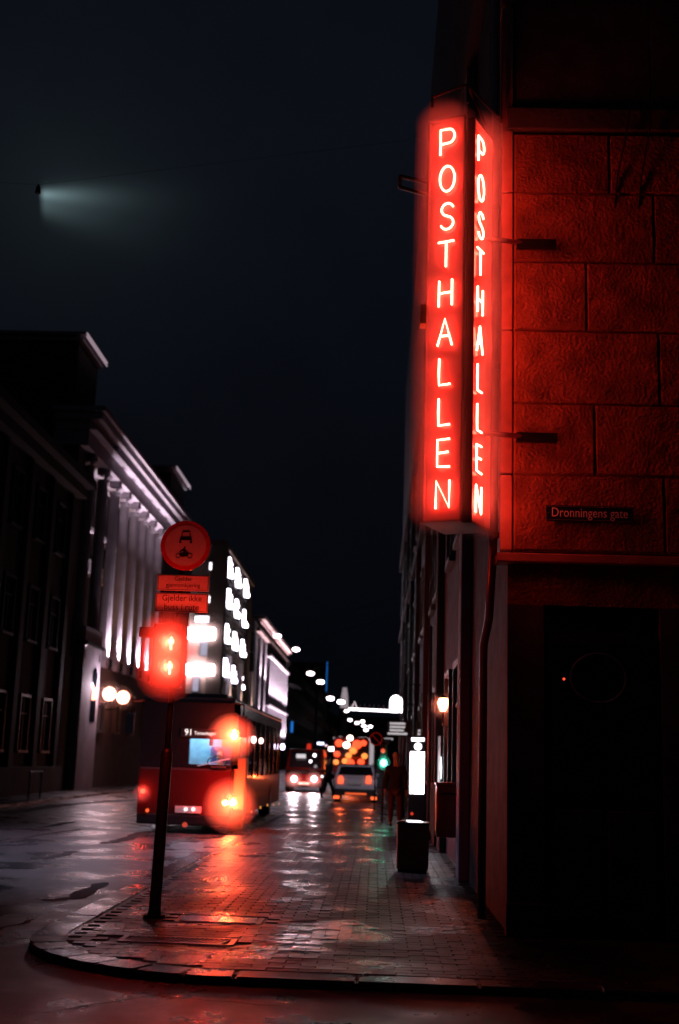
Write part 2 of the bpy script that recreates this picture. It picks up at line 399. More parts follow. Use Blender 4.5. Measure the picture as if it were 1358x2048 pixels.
pr_tall = window_proto(1.2, 3.6, M_glassdark, 'window', 1)

def building(label, x0, x1, y0, y1, h, m, group=None, cornice=.5, name='building'):
    t = T(name, label, 'building', ((x0 + x1) / 2, (y0 + y1) / 2, 0), group)
    O('wall', box(BM(), x0, x1, y0, y1, -.05, h), m, t)
    if cornice:
        b = BM(); box(b, x0 - cornice, x1 + cornice, y0 - .02, y1 + .02, h + .002, h + .35); box(b, x0 - cornice * .6, x1 + cornice * .6, y0 - .01, y1 + .01, h - .4, h)
        O('cornice', b, m, t)
    return t
def wgrid(t, xw, ys, zs, pr, skip=()):
    for i, z in enumerate(zs):
        for j, yy in enumerate(ys):
            if (i, j) in skip: continue
            p = pr[(i * 7 + j * 3) % len(pr)] if isinstance(pr, list) else pr
            clone(p, t, (xw, yy, z))

XL = -13.0
# dark building nearest on the left
t = building('dark stone building at the left edge, low, with a projecting ledge roof', -32, XL, 28, 49.4, 12.6, M_stone, cornice=.9)
wgrid(t, XL, [38.2 + 3 * k for k in range(4)], [1.6, 5.6, 9.4], pr_dark)
for k in range(5): O('pilaster', box(BM(), XL + .002, XL + .22, 36.4 + 3 * k, 36.9 + 3 * k, 0, 12.1), M_stone, t)
O('plinth', box(BM(), XL + .002, XL + .35, 28.1, 49.3, 0, 1.1), M_stone, t)

# the floodlit bank with giant half columns
CB = [51.3, 54.0] + [56.6 + 2.42 * k for k in range(6)]
t = T('colonnade_building', 'floodlit classical building with tall half columns lit from below, dentil cornice and two attic blocks', 'building', (-22, 65, 0))
bk = t
O('wall', box(BM(), -32, XL - 1.2, 49.5, 82, 0, 16.4), mat('recess_shade_stone', (.03, .026, .028), .85, bump=.3, bscale=9), t)  # recess wall darkened in its colour for the shade behind the columns
b = BM(); box(b, XL - 1.19, XL + .1, 49.5, 82, 0, 5.6); box(b, XL - 1.19, XL, 49.5, 50.7, 5.6, 14.6); box(b, XL - 1.19, XL, 71.6, 82, 5.6, 14.6)
O('front', b, M_stone, t)
b = BM(); box(b, XL - 1.19, XL + .35, 49.6, 81.9, 14.603, 15.3); box(b, XL - 1.19, XL + .9, 49.5, 82, 15.75, 16.1); box(b, XL - 1.19, XL + .7, 49.55, 81.95, 15.303, 15.32)
O('entablature', b, M_pale, t)
b = BM(); box(b, XL - 1.19, XL + .35, 49.6, 81.9, 15.323, 15.748); O('frieze', b, M_pale, t)
b = BM(); box(b, XL - 1.3, XL + 1.05, 49.4, 82.1, 16.103, 16.32); O('cornice', b, M_pale, t)
dn = None
for k in range(54):
    p = (XL + .5, 54.2 + k * .44, 15.535)
    if dn is None: dn = O('dentil', box(BM(), -.148, .2, -.12, .12, -.2, .2), M_pale, t, local=True)
    else: dn = inst(dn, t, (0, 0, 0))
    dn.location = Vector(p) - t.location
for y0, y1 in ((49.6, 53.2), (73.8, 79.2)):    # attic blocks; glowing tubes added for the light on their ledges
    O('attic_block', box(BM(), -20, XL - .4, y0, y1, 16.33, 19.3), M_stone, t)
    O('attic_ledge', box(BM(), -20.2, XL - .2, y0 - .1, y1 + .1, 19.303, 19.42), M_pale, t)
    for zz in (19.45, 19.6): O('ledge_glow_tube', tube(BM(), [(XL - .02, y0 - .2, zz), (XL - .02, y1 + .2, zz)], .035, 6), glow('ledge_glow', (1, .72, .85), .38), t)
    b = BM(); box(b, -20.3, XL - .05, y0 - .2, y1 + .2, 19.56, 19.68); box(b, -20.1, XL - .35, y0, y1, 19.423, 19.557); O('attic_ledge', b, M_pale, t)
def colmesh(R_, z0, z1):
    b = BM(); n = 14; rs = []
    prof = [(z0, R_ * 1.0), (z0 + .35, R_), (z0 + 2, R_), (z0 + 5, R_ * .95), (z1 - .5, R_ * .86), (z1 - .45, R_ * .95), (z1 - .3, R_ * .9)]
    for z, r in prof: rs.append([b.verts.new((r * (1 if k % 2 else .93) * math.cos(2 * PI * k / 28), r * (1 if k % 2 else .93) * math.sin(2 * PI * k / 28), z)) for k in range(28)])
    for a, c in zip(rs, rs[1:]):
        for k in range(28): b.faces.new((a[k], a[(k + 1) % 28], c[(k + 1) % 28], c[k]))
    b.faces.new(rs[0][::-1]); b.faces.new(rs[-1]); return b
col0 = None
M_lampbody = M_dark
UP = (1, .80, .93)
for k, yy in enumerate(CB):
    R_ = .18
    if col0 is None: col0 = O('column', colmesh(R_, 6.0, 14.4), M_pale, t, smooth=False, local=True); c = col0
    else: c = inst(col0, t, (0, 0, 0))
    c.location = Vector((XL + .05, yy, 0)) - t.location
    if k < 2: c.scale = (1.5, 1.5, 1)
    if k == 0:
        cap0 = BM(); box(cap0, -.24, .26, -.28, .28, 14.3, 14.59); prism(cap0, [(.1, -.3, 14.0), (.42, -.3, 14.28), (.1, -.3, 14.28)], (0, .6, 0)); cap0 = O('capital', cap0, M_pale, t, local=True); cc = cap0
        bs0 = BM(); box(bs0, -.26, .20, -.3, .3, 5.61, 5.99); bs0 = O('column_base', bs0, M_pale, t, local=True); bb_ = bs0
    else: cc = inst(cap0, t, (0, 0, 0)); bb_ = inst(bs0, t, (0, 0, 0))
    for q in (cc, bb_): q.location = Vector((XL + .05, yy, 0)) - t.location
    lp_ = O('uplight', tube(BM(), [(XL + .45, yy - .12, 5.61), (XL + .45, yy - .12, 6.0)], .07, 10), M_lampbody, t)
    spot('uplight_lamp', (XL + (.46 if k < 2 else .37), yy - .12, 6.05), (XL + .17, yy - .03, 14.6), UP, 6500 if k < 2 else 5200, 44, 1, .06, t)
    if 0 < k < 7:                              # bays: recessed wall, window, balcony panel, lit lintels
        ym = yy + 1.25
        clone(pr_tall, t, (XL - 1.19, ym, 7.2)); clone(pr_tall, t, (XL - 1.19, ym, 11.0))
        O('balcony_panel', box(BM(), XL - 1.18, XL - .7, ym - .75, ym + .75, 10.0, 10.6), M_pale, t)
        O('lintel', box(BM(), XL - 1.18, XL - .6, ym - .7, ym + .7, 11.9, 12.1), M_pale, t)
# warm lamps low in the bays
for k in range(2, 7): spot('bay_lamp', (XL - .3, CB[k] + 1.2, 6.0), (XL - 1.1, CB[k] + 1.2, 9), (1, .45, .1), 160, 90, 1, .06, t)
# lit pier and arched niche beside two globes
b = BM(); box(b, XL + .102, XL + .5, 51.0, 54.2, .1, 7.0); O('pier', b, M_pale, t)
b = BM(); n = 12; pts = [(XL + .503, 53.2 + .45 * math.cos(PI * k / n), 4.9 + .45 * math.sin(PI * k / n)) for k in range(n + 1)]
prism(b, [(XL + .503, 53.65, 3.0)] + pts + [(XL + .503, 52.75, 3.0)], (.03, 0, 0)); O('arched_niche', b, M_glassdark, t)
O('string_course', box(BM(), XL + .1, XL + .62, 50.9, 54.3, 6.2, 6.35), M_dark, t)
ya = [56.2 + 3.6 * k for k in range(7)]
for yy in ya: clone(pr_dark, t, (XL + .1, yy, 2.6))
M_globe = glow('globe_light', (1, .30, .2), 16, True)
for k, yy in enumerate((54.6, 57.6)):
    gl_ = T('globe_lamp', ['round white globe lamp on the lit stone pier, the nearer of the pair', 'round white globe lamp at the far side of the doorway of the colonnade'][k], 'wall lamp', (XL + .9, yy, 4.3), 'globe lamps on the colonnade building')
    halo_volume((XL + .9, yy, 4.3), .62, .6, .62, HALO_THIN)
    O('globe', ball(BM(), (XL + .9, yy, 4.3), .30, n=16), M_globe, gl_, smooth=True)
    O('bracket', tube(BM(), [(XL + .1, yy, 3.7), (XL + .6, yy, 3.75), (XL + .9, yy, 4.0)], .035), M_dark, gl_)
point('globe_fill', (XL + .95, 53.6, 4.6), (1, .8, .95), 170, .25, bk)

# corner block across the side street: bright strip lights, lit window niches
t = T('corner_office_building', 'brown corner office block with rows of brightly lit windows above the bus', 'building', (-22, 105, 0)); cb = t
XB = -12.6
O('wall', box(BM(), -30, XB, 95, 118, 0, 18.3), M_brown, t)
O('parapet', box(BM(), -30.1, XB + .25, 94.75, 118.1, 18.303, 18.75), M_brown, t)
O('corner_pier', box(BM(), XB - .85, XB + .3, 94.7, 96.2, 5.4, 18.3), M_brown, t)
O('canopy', box(BM(), -20, XB + 1.8, 92.6, 118, 4.7, 5.3, .12), M_dark, t)
def emi_box(nm, m, par, *a): return O(nm, box(BM(), *a), m, par)
M_band = glow('strip_light', (.93, .84, 1), 40, True)
for (pxa, pxb, pya, pyb) in ((366, 430, 1257, 1277), (366, 428, 1330, 1348)):
    a = P(pxa, pyb, 94.6); c_ = P(pxb, pya, 94.6); emi_box('light_band', M_band, t, a.x - 3, c_.x, 94.5, 94.94, a.z, c_.z)
M_blob = glow('lit_room', (1, .88, .95), 2.6)
for (pxa, pxb, pya, pyb) in ((389, 420, 1232, 1244), (418, 432, 1125, 1139), (416, 430, 1192, 1205), (400, 418, 1285, 1310), (384, 397, 1355, 1382)):
    a = P(pxa, pyb, 94.7); c_ = P(pxb, pya, 94.7); m_ = M_blob if pya < 1250 else glow('dim_room', (.8, .75, 1), .45)
    wf = O('window', box(BM(), a.x - .08, c_.x + .08, 94.86, 94.995, a.z - .08, c_.z + .08), M_frame, t)
    emi_box('pane', m_, wf, a.x, c_.x, 94.8, 94.858, a.z, c_.z)
# lit windows of the street side, in three columns and four rows
M_niche = glow('lit_niche', (.96, .86, 1), 11)
rnd = random.Random(3)
for px0, py0, px1, py1, dz in ((452, 1128, 490, 1176, 1.5), (451, 1191, 487, 1237, 1.5), (447, 1262, 483, 1296, 1.2), (444, 1330, 480, 1362, 1.2)):
    for k in range(3):
        fr = (k + .15) / 2.3; pt = PX(px0 + (px1 - px0) * fr, py0 + (py1 - py0) * fr, XB)
        z = pt.z; y_ = pt.y; wf = O('window', box(BM(), XB + .002, XB + .1, y_ - .9, y_ + 3.0, z - 1.25, z + 1.1), M_frame, t)
        O('pane', box(BM(), XB + .101, XB + .12, y_ - .75, y_ + 2.85, z - 1.1, z + .95), M_glassdark, wf)
        b = BM()
        box(b, XB + .121, XB + .3, y_ - .7, y_ + .1, z - .7, z + .6)                       # lit curtain at the near jamb
        box(b, XB + .121, XB + .34, y_ + .12, y_ + 2.1, z - .75, z - .40)                    # lit sill
        if rnd.random() < .8: box(b, XB + .121, XB + .28, y_ + .9, y_ + 1.5, z - .54, z + rnd.uniform(-.4, .3))
        if rnd.random() < .6: box(b, XB + .121, XB + .26, y_ + .26, y_ + 1.3, z + .1, z + .35)
        O('lit_curtain', b, M_niche, wf)
# lit piers under the windows
for px in (453, 476, 498):
    pt = PX(px, 1370, XB); O('pier', box(BM(), XB + .002, XB + .35, pt.y - .45, pt.y + .45, 5.35, 10), M_pale, t)
    spot('pier_lamp', (XB + .9, pt.y - .1, 5.45), (XB + .3, pt.y, 10.5), (1, .62, .42), 1500, 60, 1, .05, t)
O('lit_corner_stone', box(BM(), -15.6, -14.4, 94.3, 94.94, 0, 4.6), M_pale, t); spot('corner_lamp', (-15, 92.5, .5), (-15, 94.4, 4), (.9, .85, 1), 420, 70, 1, .1, t)
O('shop_lamp', box(BM(), -14.3, -13.4, 94.0, 94.3, 3.7, 4.05), glow('shop_white', (1, .9, .95), 3), t)
for px in (510, 521):                          # next two bright pilasters
    pass

# pilastered lit palace
t = T('lit_palace_building', 'far floodlit building with closely spaced white pilasters and a deep cornice', 'building', (-22, 145, 0)); pb = t
O('wall', box(BM(), -30, XL, 119, 172, 0, 15.9), M_stone, t)
b = BM(); box(b, -30, XL + .9, 128, 170, 16.2, 16.6); box(b, -30, XL + .5, 128.2, 169.8, 15.903, 16.197); box(b, XL, XL + .45, 128, 170, 14.9, 15.2); O('cornice', b, mat('brown_stone', (.3, .2, .18), .7, noise=.2), t)
for k, (px, top, bot) in enumerate(((512, 1300, 1390), (522, 1305, 1395))):
    pt = PX(px, 1380, XL); O('pilaster', box(BM(), XL + .002, XL + .4, pt.y - .5, pt.y + .5, 1, 14.4), M_pale, t)
    for z in (4.5, 9.2): spot('pilaster_lamp', (XL + 1.1, pt.y, z), (XL + .3, pt.y, z + 6), UP, 7000, 60, 1, .06, t)
for k in range(9):
    yy = 142 + 3.35 * k; O('pilaster', box(BM(), XL + .002, XL + .45, yy - .42, yy + .42, 3.2, 13.2), M_pale, t)
    for z in (3.4, 7.9): spot('pilaster_lamp', (XL + 1.2, yy, z), (XL + .2, yy, z + 6), UP, 9000, 60, 1, .06, t)
for z in (7.6, 13.3, 3.0): O('string_course', box(BM(), XL + .002, XL + .6, 140.5, 171, z, z + .22), M_pale, t)
for k in range(8):
    for z in (4.2, 8.9): clone(pr_tall, t, (XL, 143.7 + 3.35 * k, z))

# dark far blocks
fb = [(-28, XL, 174, 214, 15), (-28, XL - .2, 215, 262, 18), (-28, XL + .3, 263, 330, 16), (-26, XL + .6, 331, 400, 14)]
fl = ['dark office block beyond the lit pilasters, a warm doorway light low on it', 'taller dark block between two darker ones, left of the far lamps', 'dark block below the blue strip of the tower', 'last dark block on the left before the street closes']
for k, (a, b_, c, d, h) in enumerate(fb):
    t = building(fl[k], a, b_, c, d, h, M_stone, 'far dark blocks')
    wgrid(t, b_, [c + 4 + 5 * j for j in range(int((d - c) / 5))], [2 + 3.4 * j for j in range(int(h / 3.6))], [pr_dark, pr_dark, pr_dark, pr_dark, pr_dark, pr_warm] if k else [pr_dark])
t = T('blue_tower', 'distant tower marked only by a thin vertical blue light strip', 'building', (-16, 300, 0))
O('shaft', box(BM(), -22, -12.4, 296, 306, 0, 25), M_stone, t)
M_blue = glow('blue_strip', (.02, .25, .9), .7)
O('blue_light_strip', box(BM(), -12.38, -12.24, 296, 296.3, 18, 25.2), M_blue, t)
t = T('blue_shop_sign', 'small vertical blue neon sign on the left side far down the street', 'sign', tuple(PX(583, 1455, -12.6)))
a = PX(583, 1455, -12.6); O('light_bar', box(BM(), -12.7, -12.4, a.y, a.y + .3, a.z - .7, a.z + .9), M_blue, t); O('bracket', tube(BM(), [(-13.2, a.y + .15, a.z), (-12.7, a.y + .15, a.z)], .05), M_dark, t)
# end of the street
t = building('dark building closing the far end of the street', -16, 26, 402, 420, 13, M_stone)
b = BM(); prism(b, [(-20, 405, 13.3), (14, 405, 13.3), (8, 405, 16), (-14, 405, 16)], (0, 12, 0)); O('roof', b, M_stone, t)
t = T('church_tower', 'pale glowing tower top far beyond the street lamps', 'tower', tuple(P(689, 1400, 300)))
a = P(689, 1400, 300); O('shaft', tube(BM(), [(a.x, 300, 0), (a.x, 300, a.z - 2)], 1.1, 8), M_stone, t); O('lantern', tube(BM(), [(a.x, 300, a.z - 1.9), (a.x, 300, a.z + 1), (a.x, 300, a.z + 3)], [1.0, .8, .5], 8), glow('glowing_stone', (.6, .5, .55), .5), t)  # floodlight on the top is put in as the stone's own glow

# ------------------------------------------------------------------ street lamps over the carriageway
M_sl = glow('street_lamp_light', (1, .80, .86), 13, True)
SL = [(555, 1272, 9.0), (592, 1299, 9.0), (621, 1347, 9.0), (641, 1364, 9.0), (661, 1397, 9.), (682, 1404, 9.), (693, 1422, 9.), (700, 1440, 8.8), (714, 1446, 9), (725, 1443, 9.6), (728, 1452, 9), (741, 1453, 9.4), (732, 1460, 8.6)]
names = ['first of the row, over the lit office block', 'second of the row, against black sky', 'third down the row', 'fourth down the row, beside the third', 'fifth down the row', 'sixth, next to the pale tower', 'seventh, left end of the light rail', 'small, under the left end of the light rail', 'tiny, middle of the far cluster', 'tiny, upper one of the far pair', 'tiny, lower one of the far pair', 'tiny, rightmost of all', 'tiny, lowest of all']
sl0 = None
for k, (px, py, z) in enumerate(SL):
    hy = 1518 + (px - 755) * .031; Y = (z - 1.7) * 2400 / (hy - py); p = P(px, py, Y); Rl = (7.5 if k < 6 else 4) / 2400 * Y
    t = T('street_lamp', 'oval street lamp over the road, ' + names[k], 'street lamp', tuple(p), 'lamps hung over the street')
    O('lens', ball(BM(), p, Rl, 1, 1, .5, 12), M_sl, t, smooth=True)
    O('hood', tube(BM(), [p + Vector((0, 0, Rl * .45)), p + Vector((0, 0, Rl * .9))], [Rl * .8, Rl * .25], 10), M_dark, t)
    O('span_wire', tube(BM(), [(XL, Y, z + 2.2), (p.x, Y, p.z + Rl), (1.3 if Y > 50 else 1.3, Y, z + 2.6)], .012, 4), M_dark, t)
    if k < 6: spot('lamp_beam', p - Vector((0, 0, Rl)), p - Vector((0, 0, 9)), (.92, .82, 1), 2600, 105, .8, .3, t)

t = T('added_junction_lamp', 'added shaded lamp on a span wire high over the left side of the junction', 'street lamp', tuple(P(76, 384, 22)))  # lamp body added at the beam's tip; its spot brightens road and junction
jl = P(76, 384, 22)
O('hood', tube(BM(), [jl + Vector((0, 0, -.02)), jl + Vector((0, 0, .10)), jl + Vector((0, 0, .16))], [.06, .045, .015], 12), M_dark, t)
O('span_wire', tube(BM(), [(-32, 22, jl.z + 1.2), jl + Vector((0, 0, .16)), (1.4, 22, jl.z + 1.4)], .003, 4), M_black, t)
spot('added_junction_light', jl + Vector((0, 0, -.04)), (-4.6, 21.5, 0), (.78, .72, 1), 6500, 66, 1, .12, t)
# ------------------------------------------------------------------ hall building on the right corner
WX, WY = 1.31, 12.0
t = T('hall_building', 'big stone corner building on the right, rock faced blocks lit red by the neon sign', 'building', (6, 30, 0)); hb = t
O('wall', box(BM(), WX + .06, 20, WY + .12, 70, 0, 24), M_lowstone, t)
O('street_front', box(BM(), WX + .02, WX + .058, WY + .4, 69.9, 0, 23.9), M_lowstone, t)
# rock faced blocks, running bond, with joints
def rock(w_, h_, seed):
    bm = BM(); nx, nz_ = (18 if w_ > 1 else 10), 10; r = random.Random(seed)
    xs = [0, .016] + [.016 + (w_ - .032) * i / (nx - 2) for i in range(1, nx - 2)] + [w_ - .016, w_]
    zs = [0, .016] + [.016 + (h_ - .032) * i / (nz_ - 2) for i in range(1, nz_ - 2)] + [h_ - .016, h_]
    vs = [[bm.verts.new((x, -.03 - (0 if i in (0, nx) or j in (0, nz_) else .014 + r.uniform(0, .009)), z)) for i, x in enumerate(xs)] for j, z in enumerate(zs)]
    for j in range(nz_):
        for i in range(nx): bm.faces.new((vs[j][i], vs[j][i + 1], vs[j + 1][i + 1], vs[j + 1][i]))
    ring = [vs[0][i] for i in range(nx + 1)] + [vs[j][nx] for j in range(1, nz_ + 1)] + [vs[nz_][i] for i in range(nx - 1, -1, -1)] + [vs[j][0] for j in range(nz_ - 1, 0, -1)]
    bk_ = [bm.verts.new((v.co.x, .1, v.co.z)) for v in ring]
    for i in range(len(ring)): bm.faces.new((ring[i], bk_[i], bk_[(i + 1) % len(ring)], ring[(i + 1) % len(ring)]))
    return bm
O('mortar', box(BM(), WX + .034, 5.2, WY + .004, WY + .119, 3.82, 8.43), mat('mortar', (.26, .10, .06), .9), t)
rows = [(3.83, 4.615), (4.63, 5.37), (5.385, 6.16), (6.175, 6.93), (6.945, 7.72), (7.735, 8.42)]
pat = [[(1.345, 2.86), (2.87, 4.4), (4.41, 5.4)], [(1.345, 2.17), (2.18, 3.66), (3.67, 5.1)], [(1.345, 2.84), (2.85, 4.3), (4.31, 5.4)], [(1.345, 2.10), (2.11, 3.60), (3.61, 5.1)], [(1.345, 2.82), (2.83, 4.3), (4.31, 5.4)], [(1.345, 2.36), (2.37, 3.6), (3.61, 5.1)]]
sd = 0
for (z0, z1), pr in zip(rows, pat):
    for x0, x1 in pr:
        sd += 1; bm = rock(x1 - x0, z1 - z0, sd)
        for v in bm.verts: v.co += Vector((x0, WY + .02, z0))
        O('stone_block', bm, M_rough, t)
for k, z in enumerate([3.83, 4.63, 5.385, 6.175, 6.945, 7.735, 8.44, 9.2, 10, 10.8]):   # smooth corner strip in drums, colour raised for the red light near the sign
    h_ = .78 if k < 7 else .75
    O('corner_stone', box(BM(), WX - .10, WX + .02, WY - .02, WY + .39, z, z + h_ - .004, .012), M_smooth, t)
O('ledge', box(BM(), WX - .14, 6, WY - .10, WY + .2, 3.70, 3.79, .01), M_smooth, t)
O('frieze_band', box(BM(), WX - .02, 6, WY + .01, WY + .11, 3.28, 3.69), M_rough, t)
O('upper_string_course', box(BM(), WX - .04, 6, WY - .06, WY + .11, 8.46, 8.72, .02), M_stone, t)
for k in range(3): O('upper_block', box(BM(), WX + .03 + k * 1.5, WX + 1.52 + k * 1.5, WY - .01 + .03, WY + .119, 8.73 , 10.4, .01), M_lowstone, t)
# ground floor: dark piers, door with round emblem glass, base course
O('pier', box(BM(), WX - .02, WX + .34, WY + .0, WY + .119, .12, 3.279), M_lowstone, t)
O('pier', box(BM(), 2.8, 3.3, WY + .0, WY + .119, .12, 3.279), M_lowstone, t)
O('base_course', box(BM(), WX - .03, WX + .38, WY - .03, WY + .13, .1, .42, .01), M_lowstone, t)
d = O('door', box(BM(), 1.68, 2.78, WY + .03, WY + .115, .14, 3.0), M_black, t)
for x0, x1 in ((1.74, 2.20), (2.26, 2.72)):
    O('panel', box(BM(), x0, x1, WY + .01, WY + .029, .3, 1.3, .008), M_lowstone, d)
    O('pane', box(BM(), x0, x1, WY + .012, WY + .029, 1.45, 2.9), M_glassdark, d)
O('indicator_light', ball(BM(), P(1128, 1358, WY - .0), .012), glow('red_indicator', (1, .05, .02), 2.5), t)
bm = BM(); pts = []
for k in range(29): a = 2 * PI * k / 28; pts.append((2.18 + .27 * math.cos(a), WY - .01, 2.57 + .24 * math.sin(a)))
O('round_emblem', tube(bm, pts, .012, 6, False), mat('blue_enamel', (.05, .12, .22), .4), t)
# street front: shaft pilasters, cornices, windows
M_grey = mat('pale_rendered_pier', (.30, .29, .33), .7, noise=.1)
for k in range(7):
    yy = 17.2 + 7 * k
    O('pilaster', box(BM(), WX - .13, WX + .018, yy, yy + .55, .12, 12.5, .02), M_grey if k == 0 else M_stone, t)
    for z in (1.2, 5.2, 9.2):
        for j in range(2):
            f = pr_dark.copy(); COL.objects.link(f); f.parent = t; f.rotation_euler = (0, 0, PI); f.location = Vector((WX + .02, yy + 2 + 2.4 * j, z)) - t.location; f.scale = (.6, 1, 1)
            for ch in pr_dark.children: c = ch.copy(); COL.objects.link(c); c.parent = f
b = BM(); box(b, WX - .15, WX + .05, WY + .5, 69.8, 12.6, 13.2); box(b, WX - .12, WX + .05, WY + .45, 69.85, 8.45, 8.75); O('string_course', b, M_stone, t)
# downpipe with swan neck
dpt = T('downpipe', 'red lit rain downpipe with a swan neck bend on the corner below the neon sign', 'downpipe', (1.2, 12.3, 0))
b = BM(); tube(b, [(1.155, 12.12, 12), (1.155, 12.12, 4.05), (1.15, 12.13, 3.85), (1.15, 12.5, 3.2), (1.13, 12.9, 2.95), (1.13, 12.95, .15)], .045, 10); O('pipe', b, mat('zinc', (.35, .33, .33), .38, .7, noise=.2, nscale=8), dpt, smooth=True)
for z in (4.0, 5.8, 7.6): O('pipe_clamp', tube(BM(), [(1.155, 12.12, z - .03), (1.155, 12.12, z + .03)], .06, 10), M_steel, dpt)
O('gland', ball(BM(), (1.13, 12.04, 3.92), .035, 1, .6, 1.7), M_steel, dpt, smooth=True)
# two cables up the wall
for k, (xa, xb) in enumerate(((1263, 1235), (1306, 1283))):
    a = P(xa, 200, WY - .12); c = P(xb, 352, WY - .05); cb_ = T('wall_cable', ['thin slanting cable high on the stone wall, the nearer one to the neon sign', 'thin slanting cable high on the stone wall, farther from the neon sign'][k], 'cable', tuple(c), 'cables on the stone wall')
    O('cable', tube(BM(), [a, (a + c) / 2 + Vector((.01, 0, -.01)), c, c + Vector((-.05, .05, -.6))], .009, 6), M_dark, cb_)
# street name plate
t = T('street_name_plate', 'dark blue street name plate reading Dronningens gate on the red lit wall', 'street sign', (2.12, WY - .06, 4.2))
M_enamel = mat('dark_blue_enamel', (.012, .016, .045), .3, coat=.5); M_letter = mat('sign_white', (.8, .78, .75), .45)
nx0, nx1 = 1.665, 2.535
O('plate', box(BM(), nx0, nx1, WY - .085, WY - .065, 4.125, 4.29, .006), M_enamel, t)
b = BM(); 
for a in ((nx0 + .012, nx1 - .012, 4.275, 4.279), (nx0 + .012, nx1 - .012, 4.137, 4.141)): box(b, a[0], a[1], WY - .088, WY - .0855, a[2], a[3])
O('border_line', b, mat('faded_white', (.2, .18, .18), .5), t)
text('lettering', 'Dronningens gate', .135, M_letter, t, (2.10, WY - .087, 4.212), FACE, .001, sx=.80)
for x in (nx0 + .02, nx1 - .02): O('screw', tube(BM(), [(x, WY - .09, 4.207), (x, WY - .0, 4.207)], .008, 8), M_steel, t)

# ------------------------------------------------------------------ the neon sign
SX, SY = .80, 11.38
ZT, ZB = 8.26, 3.98
t = T('neon_sign', 'tall projecting red neon sign reading POSTHALLEN on both faces at the building corner', 'neon sign', (SX, SY, 6)); ns = t
M_face = mat('red_sign_face', (.20, .014, .009), .38, coat=.3, noise=.06, nscale=8)
M_side = mat('sign_housing', (.10, .03, .03), .5, bump=.1)
NEON = (1, .06, .035)
M_neon = mat('neon_tube', (.3, .05, .03), .3, emi=NEON, stren=88, sample=True)
A0 = Vector((SX, SY, 0)); aL = Vector((-.385, .15, 0)); aR = Vector((.235, .50, 0))
def facebox(o0, a, w0, z0, z1, d0, d1, bm):
    """box standing on a face: along unit a from w0[0] to w0[1], out along its normal from d0 to d1"""
    un = a.normalized(); nn = Vector((un.y, -un.x, 0)); 
    if nn.y > 0: nn = -nn
    pts = [o0 + un * w0[0] + nn * d0, o0 + un * w0[1] + nn * d0, o0 + un * w0[1] + nn * d1, o0 + un * w0[0] + nn * d1]
    return prism(bm, [(p.x, p.y, z0) for p in pts], (0, 0, z1 - z0))
pts = [A0 + aL * 1.0, A0, A0 + aR, A0 + aR + aL]
inn = [A0 + (p - A0) for p in pts]
O('housing', prism(BM(), [(p.x, p.y, ZB) for p in pts], (0, 0, ZT - ZB)), M_side, t)
lw, rw = aL.length, aR.length
for a, wd_ in ((aL, lw), (aR, rw)):
    O('face_panel', facebox(A0, a, (.022, wd_ - .022), ZB + .02, ZT - .02, .002, .012, BM()), M_face, t)
    b = BM(); facebox(A0, a, (0.012, .022), ZB, ZT, .002, .075, b); facebox(A0, a, (wd_ - .022, wd_), ZB, ZT, .002, .075, b); facebox(A0, a, (.0225, wd_ - .0225), ZB, ZB + .02, .002, .075, b); facebox(A0, a, (.0225, wd_ - .0225), ZT - .02, ZT, .002, .075, b)
    O('face_rim', b, M_side, t)
def arc(cx, cy, rx, ry, a0, a1, n=14): return [(cx + rx * math.cos(math.radians(a0 + (a1 - a0) * k / n)), cy + ry * math.sin(math.radians(a0 + (a1 - a0) * k / n))) for k in range(n + 1)]
GL = {
 'P': [[(0, 0), (.02, .5), (0, 1)] + [(.45, 1.0)] + arc(.5, .72, .32, .28, 90, -90, 10) + [(.1, .42)]],
 'O': [arc(.45, .5, .42, .5, 80, -275, 24)],
 'S': [arc(.45, .76, .34, .24, 20, 250, 14) + arc(.42, .24, .36, .25, 70, -160, 14)],
 'T': [[(0, .98), (.9, 1.0)], [(.46, .97), (.46, .02)]],
 'H': [[(0, .0), (.02, .98)], [(.02, .5), (.72, .52)], [(.74, 1), (.74, .02)]],
 'A': [[(0, 0), (.40, 1.0), (.8, 0)], [(.14, .36), (.64, .36)]],
 'L': [[(.06, 1), (.04, .5), (.06, .02), (.68, .04)]],
 'E': [[(.72, 1), (.05, .98), (.05, .02), (.74, 0)], [(.05, .5), (.66, .53)]],
 'N': [[(0, 0), (.02, .98), (.72, .03), (.74, 1)]],
}
MC = halo_mat('halo_scatter_column', .24)  # columns of scatter added to give the neon letters a halo
for cxy, rr_ in (((A0 + aL * .5 + Vector((-.03, -.10, 0))), .27), ((A0 + aR * .5 + Vector((.06, -.06, 0))), .23)):
    root = bpy.data.objects.new('halo_volume', None); COL.objects.link(root); root.location = (cxy.x, cxy.y, 6); root['kind'] = 'stuff'
    for kk in (1.2, 1.08, .97, .86, .75):
        O('shell', tube(BM(), [(cxy.x, cxy.y, ZB - .10 * kk), (cxy.x, cxy.y, ZB + .05), (cxy.x, cxy.y, ZT - .05), (cxy.x, cxy.y, ZT + .10 * kk)], [rr_ * .6 * kk, rr_ * kk, rr_ * kk, rr_ * .6 * kk], 28), MC, root)
zc = [P(900, 282, 11.4).z + (P(877, 988, 11.4).z - P(900, 282, 11.4).z) * k / 9 for k in range(10)]
LH = .28
